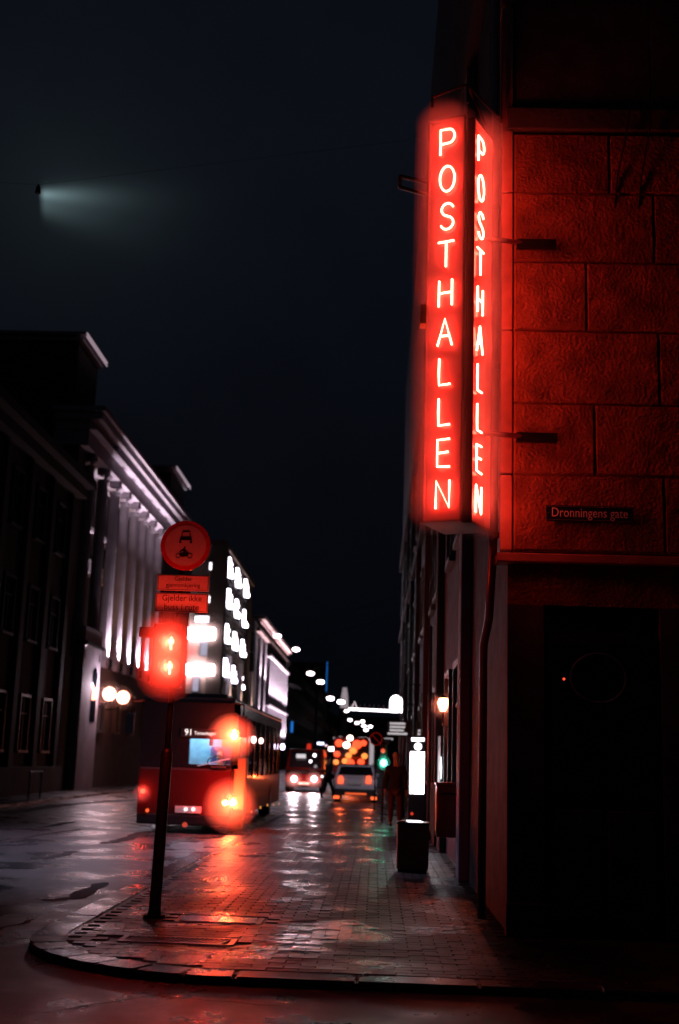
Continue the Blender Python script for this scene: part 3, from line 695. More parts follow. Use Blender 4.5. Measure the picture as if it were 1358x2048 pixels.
for a, wd_, LW, name in ((aL, lw, .150, 'left'), (aR, rw, .165, 'right')):
    un = a.normalized(); nn = Vector((un.y, -un.x, 0))
    if nn.y > 0: nn = -nn
    rd = -un if a is aL else un                # reading direction as seen by the viewer
    mid = A0 + un * (wd_ / 2) + nn * .045
    for k, chv in enumerate('POSTHALLEN'):
        cv = bpy.data.curves.new('letter', 'CURVE'); cv.dimensions = '3D'; cv.bevel_depth = .0108; cv.bevel_resolution = 1; cv.use_fill_caps = True
        wmax = max(x for st in GL[chv] for x, y in st)
        for st in GL[chv]:
            sp = cv.splines.new('POLY'); q = [((x - wmax / 2) * LW / .8, (y - .5) * LH) for x, y in st]
            sp.points.add(len(q) - 1)
            for i, (x, y) in enumerate(q):
                p = mid + rd * x + Vector((0, 0, zc[k] + y)); sp.points[i].co = (*(p - ns.location), 1)
            # bent-back ends of the tube, into the face
        cv.materials.append(M_neon); o = bpy.data.objects.new('letter', cv); COL.objects.link(o); o.parent = ns
for z in (7.12, 5.0):                          # brackets to the wall
    b = BM(); tube(b, [(1.0, 11.8, z), (1.5, WY - .06, z), (1.72, WY - .08, z - .02)], .028, 8); O('bracket', b, M_side, t)
for z in (7.12, 5.0): O('wall_fixing', box(BM(), 1.36, 1.78, WY - .11, WY - .05, z - .06, z + .04, .008), M_dark, t)
b = BM(); tube(b, [(.42, 11.2, ZT + .12), (.78, 11.3, ZT + .33), (1.2, 11.9, ZT + .25)], .014, 6); tube(b, [(.78, 11.3, ZT + .33), (1.0, 11.6, ZT + .03)], .014, 6); tube(b, [(.42, 11.2, ZT + .12), (.42, 11.2, ZT)], .014, 6); tube(b, [(.78, 11.3, ZT + .33), (.775, 11.1, ZT)], .012, 6)
O('guy_frame', b, M_side, t)
a = P(800, 352, 11.9); c = P(862, 372, 11.6)
b = BM(); tube(b, [a, c + Vector((.3, 0, -.05))], .022, 6); tube(b, [a + Vector((0, 0, -.13)), c + Vector((.3, 0, -.2))], .022, 6); tube(b, [a, a + Vector((0, 0, -.13))], .022, 6); O('side_arm', b, M_side, t)
O('junction_box', box(BM(), .34, .40, 11.25, 11.4, 5.95, 6.15), mat('yellow_label', (.4, .25, .05), .6), t)

# ------------------------------------------------------------------ sign post with traffic signal
t = T('sign_post', 'dark leaning street sign post on the pavement corner, lower part wrapped thicker', 'sign post', (-2.14, 12.35, .11)); sp_ = t
O('pole', tube(BM(), [(-2.14, 12.35, .1), (-2.06, 12.35, 4.1)], .032, 12), M_dark, t, smooth=True)
O('pole_sleeve', tube(BM(), [(-2.14, 12.35, .12), (-2.138, 12.35, .2), (-2.11, 12.35, 1.72), (-2.108, 12.35, 1.76)], [.075, .058, .058, .04], 14), M_black, t, smooth=True)
O('foot_flange', tube(BM(), [(-2.14, 12.35, .11), (-2.14, 12.35, .15)], .11, 16), M_dark, t)
# round prohibition sign
M_sring = mat('sign_red_film', (.62, .03, .02), .4, coat=.3); M_sface = mat('sign_white_film', (.75, .7, .66), .4, coat=.3, noise=.08, nscale=30); M_ink = mat('sign_black_film', (.012, .01, .01), .5)
ds = T('round_prohibition_sign', 'round red lit sign with a car above a motorcycle on the post', 'road sign', tuple(P(371, 1091, 12.27)))
c = Vector(ds.location)
O('plate', disc(BM(), c + Vector((0, .0, 0)), (0, 1, 0), .262, 48, .012), M_sring, ds)
O('face', disc(BM(), c + Vector((0, -.003, 0)), (0, 1, 0), .215, 48, .0028), M_sface, ds)
def flat(pl, c0, sc, y, th=.002): 
    bm = BM()
    for pg in pl: prism(bm, [(c0.x + x * sc, y, c0.z + z * sc) for x, z in pg], (0, th, 0))
    return bm
def ringpoly(cx, cz, r, wd, n=16):
    out = []
    for k in range(n):
        a0, a1 = 2 * PI * k / n, 2 * PI * (k + 1) / n
        out.append([(cx + r * math.cos(a0), cz + r * math.sin(a0)), (cx + r * math.cos(a1), cz + r * math.sin(a1)), (cx + (r - wd) * math.cos(a1), cz + (r - wd) * math.sin(a1)), (cx + (r - wd) * math.cos(a0), cz + (r - wd) * math.sin(a0))])
    return out
car_p = [[(-.36, .25), (-.30, .62), (-.24, .62), (-.29, .25)], [(.36, .25), (.30, .62), (.24, .62), (.29, .25)], [(-.30, .62), (.30, .62), (.25, .72), (-.25, .72)], [(-.46, .0), (.46, .0), (.42, .22), (.36, .28), (-.36, .28), (-.42, .22)], [(-.5, -.22), (-.30, -.22), (-.34, -.01), (-.47, -.01)], [(.5, -.22), (.30, -.22), (.34, -.01), (.47, -.01)]]
car_l = [[(-.3, .08), (.3, .08), (.3, .16), (-.3, .16)]]
moto = ringpoly(-.42, -.1, .20, .05) + ringpoly(.44, -.1, .20, .05) + [[(-.38, -.06), (-.1, -.2), (.3, -.12), (.34, .12), (.1, .16), (-.3, .12)], [(-.06, .14), (.14, .16), (.02, .5), (-.08, .46)], [(.0, .42), (.08, .38), (.36, .1), (.28, .06)], [(-.04, .44), (-.02, .6), (.08, .6), (.08, .46)], [(-.1, .42), (-.02, .3), (-.32, .16), (-.34, .22)]]
O('car_symbol', flat(car_p, c + Vector((0.0, 0, .055)), .14, c.y - .006), M_ink, ds)
O('motorcycle_symbol', flat(moto, c + Vector((-.01, 0, -.095)), .14, c.y - .006), M_ink, ds)
O('clamp', box(BM(), c.x - .06, c.x + .04, c.y + .013, c.y + .09, c.z - .03, c.z + .03), M_dark, ds)
# supplementary plates
def plate(nm, lab, pa, pb, lines, sz, sx):
    a = P(*pa, 12.27); b_ = P(*pb, 12.27); mx, mz = (a.x + b_.x) / 2, (a.z + b_.z) / 2; hw, hh = abs(b_.x - a.x) / 2, abs(a.z - b_.z) / 2
    t = T(nm, lab, 'road sign', (mx, 12.27, mz)); O('plate', box(BM(), mx - hw, mx + hw, 12.27, 12.284, mz - hh, mz + hh, .004), M_sface, t)
    b = BM(); e = .008
    for q in ((mx - hw + e, mx + hw - e, mz + hh - e - .004, mz + hh - e), (mx - hw + e, mx + hw - e, mz - hh + e, mz - hh + e + .004), (mx - hw + e, mx - hw + e + .004, mz - hh + .0125, mz + hh - .0125), (mx + hw - e - .004, mx + hw - e, mz - hh + .0125, mz + hh - .0125)): box(b, q[0], q[1], 12.267, 12.2698, q[2], q[3])
    O('border_line', b, M_ink, t)
    for i, (s_, dz) in enumerate(lines): text('lettering', s_, sz[i], M_ink, t, (mx, 12.2685, mz + dz), FACE, .0008, sx=sx[i])
    O('clamp', box(BM(), -2.12, -2.02, 12.285, 12.36, mz - .02, mz + .02), M_dark, t)
    return t
plate('supplementary_plate', 'small plate reading Gjelder gjennomkjøring directly below the round sign', (316, 1148), (417, 1183), [('Gjelder', .038), ('gjennomkjøring', -.028)], (.062, .062), (1, .92))
plate('supplementary_plate', 'lower plate reading Gjelder ikke buss i rute above the red signal', (312, 1185), (415, 1226), [('Gjelder ikke', .045), ('buss i rute', -.048)], (.088, .088), (.95, .98))
# pedestrian signal
t = T('pedestrian_signal', 'double red pedestrian signal glowing strongly on the near sign post', 'traffic light', (-2.09, 12.1, 2.68))
O('housing', box(BM(), -2.27, -1.97, 12.06, 12.26, 2.36, 3.0, .02), M_black, t)
O('bracket', box(BM(), -2.12, -2.06, 12.261, 12.34, 2.6, 2.72), M_dark, t)
M_rman = glow('red_signal_figure', (1, .055, .035), 55, True); M_rlens = glow('red_signal_lens', (1, .035, .02), 1.1)
man = [[(-.16, -1), (-.02, -1), (-.02, -.05), (-.16, -.05)], [(.16, -1), (.02, -1), (.02, -.05), (.16, -.05)], [(-.2, -.05), (.2, -.05), (.26, .55), (-.26, .55)], [(-.4, -.1), (-.28, -.1), (-.27, .53), (-.36, .5)], [(.4, -.1), (.28, -.1), (.27, .53), (.36, .5)], [(-.13, .6), (.13, .6), (.15, .78), (.08, .9), (-.08, .9), (-.15, .78)]]
for z in (2.80, 2.555):
    cc = Vector((-2.08, 12.05, z)); ln = O('lens', disc(BM(), cc + Vector((0, .002, 0)), (0, 1, 0), .10, 24, .02), M_rlens, t)
    O('figure', flat(man, cc, .07, 12.045, .004), M_rman, ln)
    b = BM()                                   # hood
    for k in range(10):
        a0, a1 = PI * .0 + PI * k / 10, PI * (k + 1) / 10
        poly(b, [(cc.x + .115 * math.cos(a0), 12.06, z + .115 * math.sin(a0)), (cc.x + .115 * math.cos(a1), 12.06, z + .115 * math.sin(a1)), (cc.x + .115 * math.cos(a1), 12.0, z + .115 * math.sin(a1)), (cc.x + .115 * math.cos(a0), 12.0, z + .115 * math.sin(a0))])
    O('hood', b, M_black, t)
    halo_volume((-2.08, 11.90, z - .01), .33, .33, .35, HALO_NEAR); point('signal_lamp', (-2.08, 11.86, z - .01), (1, .032, .015), 36, .03, t)
b = BM(); box(b, -2.42, -2.271, 12.08, 12.2, 2.86, 2.96, .01); O('side_visor', b, M_black, t)

# ------------------------------------------------------------------ city bus
BX0, BX1, BY0, BY1 = -5.10, -3.08, 26.4, 39.8
t = T('city_bus', 'red city bus facing the camera, windscreen lit, one headlamp glaring', 'bus', ((BX0 + BX1) / 2, (BY0 + BY1) / 2, 0), 0); bus = t
M_busred = mat('bus_red_paint', (.055, .002, .0015), .4, coat=.15, noise=.08, nscale=2); M_busdark = mat('bus_black_trim', (.012, .012, .014), .22, coat=.5)
M_int = mat('cabin_lining', (.42, .6, .68), .6, noise=.25, nscale=6)
# shell as separate panels round a hollow cabin
O('lower_front', box(BM(), BX0, BX1, BY0, BY0 + .25, .32, 1.38, .05), M_busred, t)
O('bumper', box(BM(), BX0 + .02, BX1 - .02, BY0 - .06, BY0 + .2, .18, .40, .04), M_busdark, t)
b = BM()                                       # dark mask round the windscreen
wl, wr, wz0, wz1 = P(378, 1500, BY0).x, P(476, 1500, BY0).x, 1.46, 2.0
box(b, BX0 + .01, wl, BY0 + .02, BY0 + .2, 1.381, 2.78); box(b, wr, BX1 - .01, BY0 + .02, BY0 + .2, 1.381, 2.78); box(b, wl, wr, BY0 + .02, BY0 + .2, wz1, 2.78); box(b, wl, wr, BY0 + .02, BY0 + .2, 1.381, wz0)
O('front_mask', b, M_busdark, t)
O('windscreen', box(BM(), wl, wr, BY0 + .06, BY0 + .07, wz0, wz1), glass('screen_glass'), t)
O('roof', box(BM(), BX0, BX1, BY0 + .05, BY1, 2.781, 2.90, .05), M_busdark, t)
O('roof_pod', box(BM(), BX0 + .3, BX1 - .25, BY0 + .5, BY0 + 4, 2.901, 3.0, .04), M_busdark, t)
b = BM(); box(b, BX0, BX0 + .06, BY0 + .251, BY1, .3, 2.78); box(b, BX0 + .061, BX1 - .061, BY1 - .06, BY1, .3, 2.78); O('far_side', b, M_busred, t)
O('lower_side', box(BM(), BX1 - .06, BX1, BY0 + .251, BY1, .3, 1.15), M_busred, t)
O('upper_side', box(BM(), BX1 - .06, BX1, BY0 + .251, BY1, 2.55, 2.78), M_busdark, t)
O('deck', box(BM(), BX0 + .061, BX1 - .061, BY0 + .26, BY1 - .061, .32, .40), M_busdark, t)
O('bulkhead', box(BM(), BX0 + .07, BX1 - .45, BY0 + 1.6, BY0 + 1.64, .4, 2.75), M_int, t)
yy = BY0 + .3; k = 0
while yy < BY1 - .4:
    O('side_post', box(BM(), BX1 - .06, BX1 + .001, yy, yy + .12, 1.151, 2.549), M_busdark, t)
    wdt = .62 if k in (0, 1) else 1.35
    O('side_window', box(BM(), BX1 - .04, BX1 - .03, yy + .121, yy + .119 + wdt, 1.151, 2.549), glass('side_glass', (.45, .40, .42), .2), t)
    if k in (0, 1):
        O('door_leaf', box(BM(), BX1 - .02, BX1 + .012, yy + .5, yy + .6, .42, 2.5), M_steel if k else mat('door_edge', (.10, .07, .05), .5), t)
    yy += wdt + .12; k += 1
M_bl = glow('cabin_tube', (.75, .9, 1), 5, True)
for yy in (BY0 + .9, BY0 + 5, BY0 + 9): O('ceiling_light', box(BM(), BX0 + .9, BX0 + 1.1, yy, yy + .8, 2.70, 2.74), M_bl, t)
point('cabin_lamp', (BX0 + 1.1, BY0 + .9, 2.3), (.55, .85, 1), 75, .15, t); point('cabin_lamp', (BX0 + 1.9, BY0 + .75, 1.9), (1, .28, .22), 18, .1, t)
point('cabin_lamp', (BX0 + 1.3, BY0 + 5, 2.5), (1, .8, .6), 14, .2, t)
# inside: driver's wheel, seat, cash desk
b = BM(); pts = [(wl + .55 + .21 * math.cos(2 * PI * k / 20), BY0 + .55 + .08 * math.sin(2 * PI * k / 20), 1.52 + .13 * math.sin(2 * PI * k / 20)) for k in range(21)]
O('steering_wheel', tube(b, pts, .018, 6, False), M_black, t)
O('driver_seat', box(BM(), wl + .30, wl + .78, BY0 + 1.25, BY0 + 1.4, .9, 1.85, .05), mat('seat_cloth', (.10, .10, .22), .9), t)
O('cash_desk', box(BM(), wl + .95, wl + 1.2, BY0 + .5, BY0 + .9, .5, 1.62, .03), mat('beige_plastic', (.5, .35, .3), .5), t)
O('handrail', tube(BM(), [(wl + .9, BY0 + .6, .5), (wl + .9, BY0 + .6, 2.85)], .016), mat('yellow_rail', (.6, .35, .05), .4), t)
O('sun_blind', box(BM(), wl + .42, wl + .5, BY0 + .1, BY0 + .12, 1.86, 2.0), M_black, t)
# destination display
M_led = glow('display_text', (1, .84, .80), 1.6)
dp = O('destination_display', box(BM(), P(362, 1470, BY0).x, P(440, 1470, BY0).x, BY0 + .005, BY0 + .018, 2.03, 2.22), M_black, t)
a = P(377, 1470, BY0); text('line_number', '91', .19, M_led, bus, (a.x, BY0 - .0, a.z), FACE, .003, sx=.95)
a = P(410, 1472, BY0); text('destination_text', 'Tonsenhagen', .105, M_led, bus, (a.x, BY0 - .0, a.z), FACE, .003, sx=.84)
# front lamps
M_head = glow('headlamp_light', (1, .32, .06), 200, True)
c = P(466, 1610, BY0 - .02); O('headlight', disc(BM(), c, (0, 1, 0), .062, 16, .03), M_head, t); halo_volume(c + Vector((-.04, -.18, 0)), .60, .5, .60, HALO_MID); point('headlight_lamp', c + Vector((-.03, -.18, 0)), (1, .035, .013), 230, .04, t)
c = P(450, 1611, BY0 - .02); O('headlight', disc(BM(), c, (0, 1, 0), .045, 16, .03), M_head, t)
c = P(285, 1587, BY0 - .02); O('headlight', disc(BM(), c, (0, 1, 0), .05, 16, .03), glow('weak_red_lamp', (1, .06, .03), 4), t, label='weak red lamp at the corner of the bus'); O('lamp_bracket', tube(BM(), [c + Vector((0, .03, 0)), (BX0 + .02, BY0 + .08, c.z)], .03, 8), M_busdark, t); halo_volume(c + Vector((0, -.12, 0)), .22, .2, .22, HALO_MID); point('headlight_lamp', c + Vector((0, -.12, 0)), (1, .05, .02), 10, .04, t)
c = P(294, 1626, BY0 - .02); O('reflector_lamp', disc(BM(), c, (0, 1, 0), .04, 12, .03), glow('orange_lamp', (1, .12, .03), 1.2), t)
for px in (371, 386): c = P(px, 1624, BY0 - .07); O('number_plate_lamp', disc(BM(), c, (0, 1, 0), .035, 12, .03), glow('small_white', (1, .8, .85), 2.2), t)
c = P(369, 1655, BY0 - .1); O('tow_cover', disc(BM(), c, (0, 1, 0), .055, 12, .03), glow('dim_red_lamp', (1, .1, .05), .5), t)
c = P(369, 1624, BY0); O('number_plate', box(BM(), c.x - .2, c.x + .36, BY0 - .045, BY0 - .012, c.z - .07, c.z + .07), M_sface, t)
b = BM(); c = P(468, 1475, BY0 - .1); ball(b, c + Vector((0, 0, -.03)), .058, 1, 1, 1); ball(b, c + Vector((0, 0, .06)), .034, 1, 1, 1.3)
O('marker_lamp', b, mat('marker_glass', (.5, .4, .2), .4, emi=(1, .32, .06), stren=200), t); halo_volume(c + Vector((-.03, -.18, 0)), .56, .5, .52, HALO_MID); point('marker_lamp', c + Vector((0, -.18, 0)), (1, .042, .016), 230, .04, t)
O('wiper', tube(BM(), [(wl + .2, BY0 - .0, 1.42), (wl + .9, BY0 - .0, 1.60)], .012, 6), M_steel, t)
O('badge', box(BM(), wl + .5, wl + .82, BY0 - .02, BY0 - .001, 1.40, 1.425), M_steel, t)
for px, py, r in ((507, 1484, .085), (522, 1486, .075)):
    c = PX(px, py, BX1 + .06); O('side_lamp', ball(BM(), c, r * 1.25, .6, 1.4, .8), glow('side_lamp_light', (1, .6, .55), 6), t)
c = PX(565, 1497, BX1 + .08); O('side_lamp', ball(BM(), c, .12, .6, 1.8, .8), glow('rear_side_light', (.95, .75, 1), 10), t)
for px, py in ((503, 1628), (521, 1619), (535, 1614), (547, 1613), (558, 1611)):
    c = PX(px, py, BX1 + .01); O('side_marker', box(BM(), BX1, BX1 + .015, c.y - .07, c.y + .07, c.z - .03, c.z + .03), glow('amber_marker', (1, .35, .08), 1.2), t)
b = BM(); tube(b, [(BX1 - .1, BY0 + .1, 2.8), (BX1 + .22, BY0 - .2, 2.75), (BX1 + .22, BY0 - .2, 2.5)], .02, 6); box(b, BX1 + .12, BX1 + .32, BY0 - .26, BY0 - .16, 2.05, 2.5, .02); O('mirror', b, M_busdark, t)
b = BM(); tube(b, [(BX0 + .1, BY0 + .1, 2.8), (BX0 - .2, BY0 - .2, 2.75), (BX0 - .2, BY0 - .2, 2.5)], .02, 6); box(b, BX0 - .3, BX0 - .12, BY0 - .26, BY0 - .16, 2.05, 2.5, .02); O('mirror', b, M_busdark, t)
def wheel(par, x, y, r, w_, side):
    o = O('wheel', tube(BM(), [(x, y, r), (x + w_, y, r)], r, 24), M_black, par)
    xs = x + w_ if side > 0 else x
    O('rim', tube(BM(), [(xs - .01 * side, y, r), (xs + .015 * side, y, r)], r * .6, 16), M_steel, o)
for yy in (BY0 + 2.7, BY1 - 3.4):
    wheel(t, BX1 - .3, yy, .46, .30, 1); wheel(t, BX0, yy, .46, .3, -1)

# ------------------------------------------------------------------ cars
def car(name, label, cx, y0, facing, W_, H_, L_, paint, cat):
    """facing -1: front towards the camera; +1: rear towards the camera (near end at y0)"""
    t = T(name, label, cat, (cx, y0 + L_ / 2, 0)); hw = W_ / 2
    def sec(y, z0, z1, zr, wr, wb):            # lower body ring and roof
        return y
    van = H_ > 1.8
    prof = [(0, .28), (0, .62), (.05, .92), (.22, 1.0), (.5 if not van else .12, H_ - .06), (.95, H_), (L_ - 1.9 if not van else L_ - .2, H_ - .02), (L_ - 1.1 if not van else L_ - .1, 1.02), (L_ - .15, .85), (L_, .6), (L_, .28)]
    if facing < 0: prof = [(0, .28), (0, .6), (.12, .88), (.55 if van else 1.05, 1.08 if van else .98), (.95 if van else 1.9, H_ - .03), (1.6 if van else 2.4, H_), (L_ - .3, H_ - .04), (L_ - .1, 1.0), (L_, .6), (L_, .28)]
    def wz(z): return hw * (1 if z < .95 else 1 - (z - .95) / (H_ - .95) * (.20 if not van else .10)) * (.96 if z < .4 else 1)
    b = BM(); rings = []
    for y, z in prof: rings.append((b.verts.new((cx - wz(z), y0 + y, z)), b.verts.new((cx + wz(z), y0 + y, z))))
    n = len(rings)
    for i in range(n): a, c = rings[i], rings[(i + 1) % n]; b.faces.new((a[0], a[1], c[1], c[0]))
    b.faces.new([r[0] for r in rings]); b.faces.new([r[1] for r in rings][::-1])
    bmesh.ops.bevel(b, geom=[e for e in b.edges], offset=.035, segments=2, affect='EDGES')
    O('body', b, paint, t)
    i = 3 if facing < 0 else 3; (ya, za), (yb, zb) = prof[i], prof[i + 1]
    def on(f, off=.015):
        y, z = ya + (yb - ya) * f, za + (zb - za) * f; d = Vector((0, yb - ya, zb - za)).normalized(); nn = Vector((0, -d.z, d.y)); return Vector((cx, y0 + y, z)) + nn * off
    p0, p1 = on(.12), on(.88); q0, q1 = wz(p0.z) * .86, wz(p1.z) * .84
    O('windscreen' if facing < 0 else 'rear_window', prism(BM(), [(cx - q0, p0.y, p0.z), (cx + q0, p0.y, p0.z), (cx + q1, p1.y, p1.z), (cx - q1, p1.y, p1.z)], (0, .012, -.004)), M_glassdark, t)
    for sgn in (-1, 1):
        yA = y0 + prof[4][0] + .25; yB = y0 + L_ - (1.9 if not van else .5); 
        O('side_window', prism(BM(), [(cx + sgn * (wz(1.02) + .006), yA, 1.04), (cx + sgn * (wz(1.02) + .006), yB, 1.04), (cx + sgn * (wz(H_ - .15) + .006), yB - .2, H_ - .17), (cx + sgn * (wz(H_ - .15) + .006), yA + .1, H_ - .17)], (sgn * .006, 0, 0)), M_glassdark, t)
        for yy in (y0 + .85, y0 + L_ - .9): wheel(t, cx + sgn * hw - (.22 if sgn > 0 else -.0) + (0 if sgn > 0 else 0), yy, .33, .22, sgn)
        m_ = O('mirror', box(BM(), cx + sgn * (hw + .02) - .08, cx + sgn * (hw + .02) + .08, y0 + (1.5 if facing < 0 else L_ - 1.9), y0 + (1.6 if facing < 0 else L_ - 1.8), 1.0, 1.15, .02), paint, t)
    O('bumper', box(BM(), cx - hw * .97, cx + hw * .97, y0 - .06, y0 + .1, .25, .52, .03), M_black, t)
    O('number_plate', box(BM(), cx - .26, cx + .26, y0 - .075, y0 - .062, .38 if facing < 0 else .70, .49 if facing < 0 else .81), M_sface, t)
    return t
# estate car with its rear to the camera
M_carw = mat('pale_car_paint', (.6, .58, .64), .25, coat=1)
cx_ = P(710, 1600, 49.6).x
t = car('estate_car', 'pale grey estate car seen from behind with round red tail lights glowing', cx_, 49.6, 1, 1.72, 1.5, 4.4, M_carw, 'car')
M_tail = glow('tail_light', (1, .11, .04), 1.8, True)
for sgn, px in ((-1, 681), (1, 737)):
    c = P(px, 1562, 49.58); O('tail_light', prism(BM(), [(c.x - .11, 49.57, c.z - .15), (c.x + .11, 49.57, c.z - .16), (c.x + .11, 49.57, c.z + .10), (c.x + .02, 49.57, c.z + .17), (c.x - .10, 49.57, c.z + .12)], (0, .06, 0)), M_tail, t)
    spot('tail_lamp', (c.x, 49.4, c.z), (0, 0, 1.8), (1, .12, .03), 60, 24, 1, .05, t)
    c2 = P(682 if sgn < 0 else 735, 1540, 49.6); O('roof_rail', tube(BM(), [(cx_ + sgn * .66, 50.0, 1.5), (cx_ + sgn * .66, 50.4, 1.55), (cx_ + sgn * .66, 52.4, 1.55)], .02, 6), M_steel, t)
O('bumper_strip', box(BM(), cx_ - .4, cx_ + .45, 49.5, 49.54, .30, .37), glow('bumper_strip_glow', (1, .13, .03), .9), t)  # strip is no lamp; its reflected light is put in as glow
for sgn in (-1, 1): O('rear_fog_light', box(BM(), cx_ + sgn * .75 - .12, cx_ + sgn * .75 + .12, 49.46, 49.54, .12, .24), glow('fog_light', (1, .13, .03), 1.6), t)
# red van, headlights on
vx = P(608, 1560, 62).x
t = car('red_van', 'red van driving towards the camera with two dazzling white headlights', vx, 62, -1, 1.95, 2.15, 5.0, M_busred, 'van')
for px in (588, 628):
    c = P(px, 1560, 61.9); O('headlight', disc(BM(), c, (0, 1, 0), .15, 20, .1), glow('van_headlight', (1, .85, .9), 6, True), t)
    spot('van_lamp', c + Vector((0, -.15, 0)), (c.x + .2, 58.6, 0), (1, .82, .95), 900, 26, 1, .08, t)
    halo_volume(c + Vector((0, -.2, 0)), .5, .4, .5, HALO_THIN); point('van_lamp_glare', c + Vector((0, -.2, 0)), (1, .3, .25), 90, .06, t)
c = P(601, 1521, 62.3); O('roof_display', box(BM(), c.x - .24, c.x + .24, 62.6, 62.8, 1.98 - .3, 1.98 - .1), glow('grey_display', (.9, .85, .9), .75), t)
c = P(617, 1500, 63); O('roof_beacon', tube(BM(), [(c.x, 63.4, 2.14), (c.x, 63.4, 2.42)], [.12, .10], 12), glow('red_beacon', (1, .04, .02), .6), t)
for px, py, r, st in ((629, 1513, .08, 6), (621, 1525, .08, 3)):
    c = P(px, py, 62.0); O('cab_lamp', ball(BM(), c, r), glow('cab_lamp_light_%d' % st, (1, .9, 1), st), t)
# second red bus, seen from behind, further up
b2x = P(706, 1500, 76).x
t = T('red_bus', 'rear of a second red bus further up the street, covered in red and orange lights', 'bus', (b2x, 80, 0)); 
O('body', box(BM(), b2x - 1.2, b2x + 1.2, 76, 87, .35, 3.05, .12), M_busred, t)
O('rear_window', box(BM(), b2x - .95, b2x + .95, 75.97, 75.999, 1.9, 2.7), M_glassdark, t)
M_r1 = glow('rear_red', (1, .07, .02), 2.2, True); M_r2 = glow('rear_orange', (1, .28, .05), 1.6); M_r3 = glow('rear_white', (1, .75, .6), 7)
for px, py, r, m_, nm in ((700, 1478, .19, M_r3, 'rear_lamp'), (693, 1492, .22, M_r3, 'rear_lamp'), (714, 1491, .30, M_r1, 'brake_light'), (706, 1503, .22, M_r2, 'brake_light'), (727, 1488, .2, M_r1, 'brake_light'), (697, 1513, .2, M_r2, 'indicator'), (729, 1514, .2, M_r2, 'indicator'), (700, 1528, .28, M_r1, 'brake_light'), (690, 1524, .2, M_r2, 'indicator'), (672, 1526, .18, M_r2, 'indicator'), (674, 1510, .2, M_r1, 'brake_light'), (678, 1488, .25, M_r1, 'brake_light'), (722, 1526, .22, M_r1, 'brake_light')):
    c = P(px, py, 75.93); O(nm, ball(BM(), c, r, 1, .3, .9, 12), m_, t, smooth=True)
point('brake_glow', (b2x, 75.2, 2.3), (1, .10, .02), 70, .3, t); point('brake_glow', (b2x - .3, 75.3, 1.2), (1, .14, .02), 40, .3, t)
wheel(t, b2x - 1.2, 78.5, .46, .3, -1); wheel(t, b2x + .9, 78.5, .46, .3, 1)
O('number_plate', box(BM(), b2x - .26, b2x + .26, 75.96, 75.985, .8, .92), M_sface, t)

# ------------------------------------------------------------------ things hung and standing on the right
def lamp_thing(name, label, cat, loc, build, group=None):
    t = T(name, label, cat, loc, group); build(t); return t
# long bright light rail with hooks and a rounded light box sign
t = T('light_rail', 'thin glowing white light rail crossing above the street left of the arched light box', 'light rail', tuple(P(740, 1418, 44)))
a, c = P(697, 1418, 44), P(781, 1422, 44)
O('tube_light', tube(BM(), [a, c], .045, 8), glow('rail_light', (1, .92, .95), 5), t)
for k in range(9):
    p = a + (c - a) * ((k + .5) / 9); O('hook', tube(BM(), [p + Vector((0, 0, .05)), p + Vector((0, 0, .2))], .012, 5), M_steel, t)
p = a + (c - a) * .14; b = BM(); tube(b, [p + Vector((-.09, 0, .06)), p + Vector((0, 0, .28)), p + Vector((.09, 0, .06))], .025, 6); O('finial', b, glow('finial_light', (1, .8, .85), .9), t)
O('arm', tube(BM(), [c, (1.3, 44, c.z)], .03, 6), M_dark, t)
t = T('arched_light_box', 'bright white light box sign with an arched top hung over the pavement', 'sign', tuple(P(792, 1408, 43.5)))
q = P(792, 1408, 43.5); pts = [(q.x + .22 * math.cos(PI * k / 12), 43.5, q.z + .09 + .22 * math.sin(PI * k / 12)) for k in range(13)]
O('case', prism(BM(), [(x * 1 + (x - q.x) * .08, 43.56, z) for x, _, z in [(q.x + .22, 0, q.z - .31)] + pts + [(q.x - .22, 0, q.z - .31)]], (0, .12, 0)), M_dark, t)
O('light_panel', prism(BM(), [(q.x + .22, 43.5, q.z - .30)] + pts + [(q.x - .22, 43.5, q.z - .30)], (0, .055, 0)), glow('light_box_white', (1, .92, .97), 7, True), t)
spot('added_car_spot', (q.x - .1, 43.95, q.z), (cx_, 49.7, .9), (.95, .85, 1), 240, 50, 1, .2, t)  # spot added behind the box to brighten the rear of the car
O('arm', tube(BM(), [(q.x + .2, 43.6, q.z), (1.32, 43.6, q.z)], .03, 6), M_dark, t)
# departure board: glowing rows of text
M_row = glow('board_row', (.85, .78, .80), .62)
t = T('departure_board', 'grey white LED departure board with rows of text hung above the pavement', 'display', tuple(P(798, 1457, 36)))
q = P(798, 1457, 36); O('case', box(BM(), q.x - .34, q.x + .34, 36.05, 36.15, q.z - .22, q.z + .22, .01), M_black, t)
def ledrow(x0, x1, y, z, par, seed):
    rr__ = random.Random(seed); b = BM(); box(b, x0, x1, y, y + .006, z - .012, z + .012); x = x0
    while x < x1 - .02:
        w_ = rr__.uniform(.018, .034); box(b, x, x + w_, y - .004, y + .002, z - .034, z + rr__.uniform(.02, .038)); x += w_ + .007
    O('led_row', b, M_row, par)
for k, wd_ in enumerate((.46, .45, .42, .58)): ledrow(q.x - (.27 if k < 3 else .33), q.x - (.27 if k < 3 else .33) + wd_, 36.03, q.z + .145 - .098 * k, t, k)
O('hanger', tube(BM(), [(q.x, 36.1, q.z + .2), (q.x, 36.1, q.z + 1.3), (1.3, 36.1, q.z + 1.3)], .025, 6), M_dark, t)
t = T('clock_display', 'small LED display with short stacked rows, right of the departure board', 'display', tuple(P(842, 1458, 34)))
q = P(842, 1458, 34); O('case', box(BM(), q.x - .13, q.x + .12, 34.05, 34.12, q.z - .2, q.z + .2, .01), M_black, t)
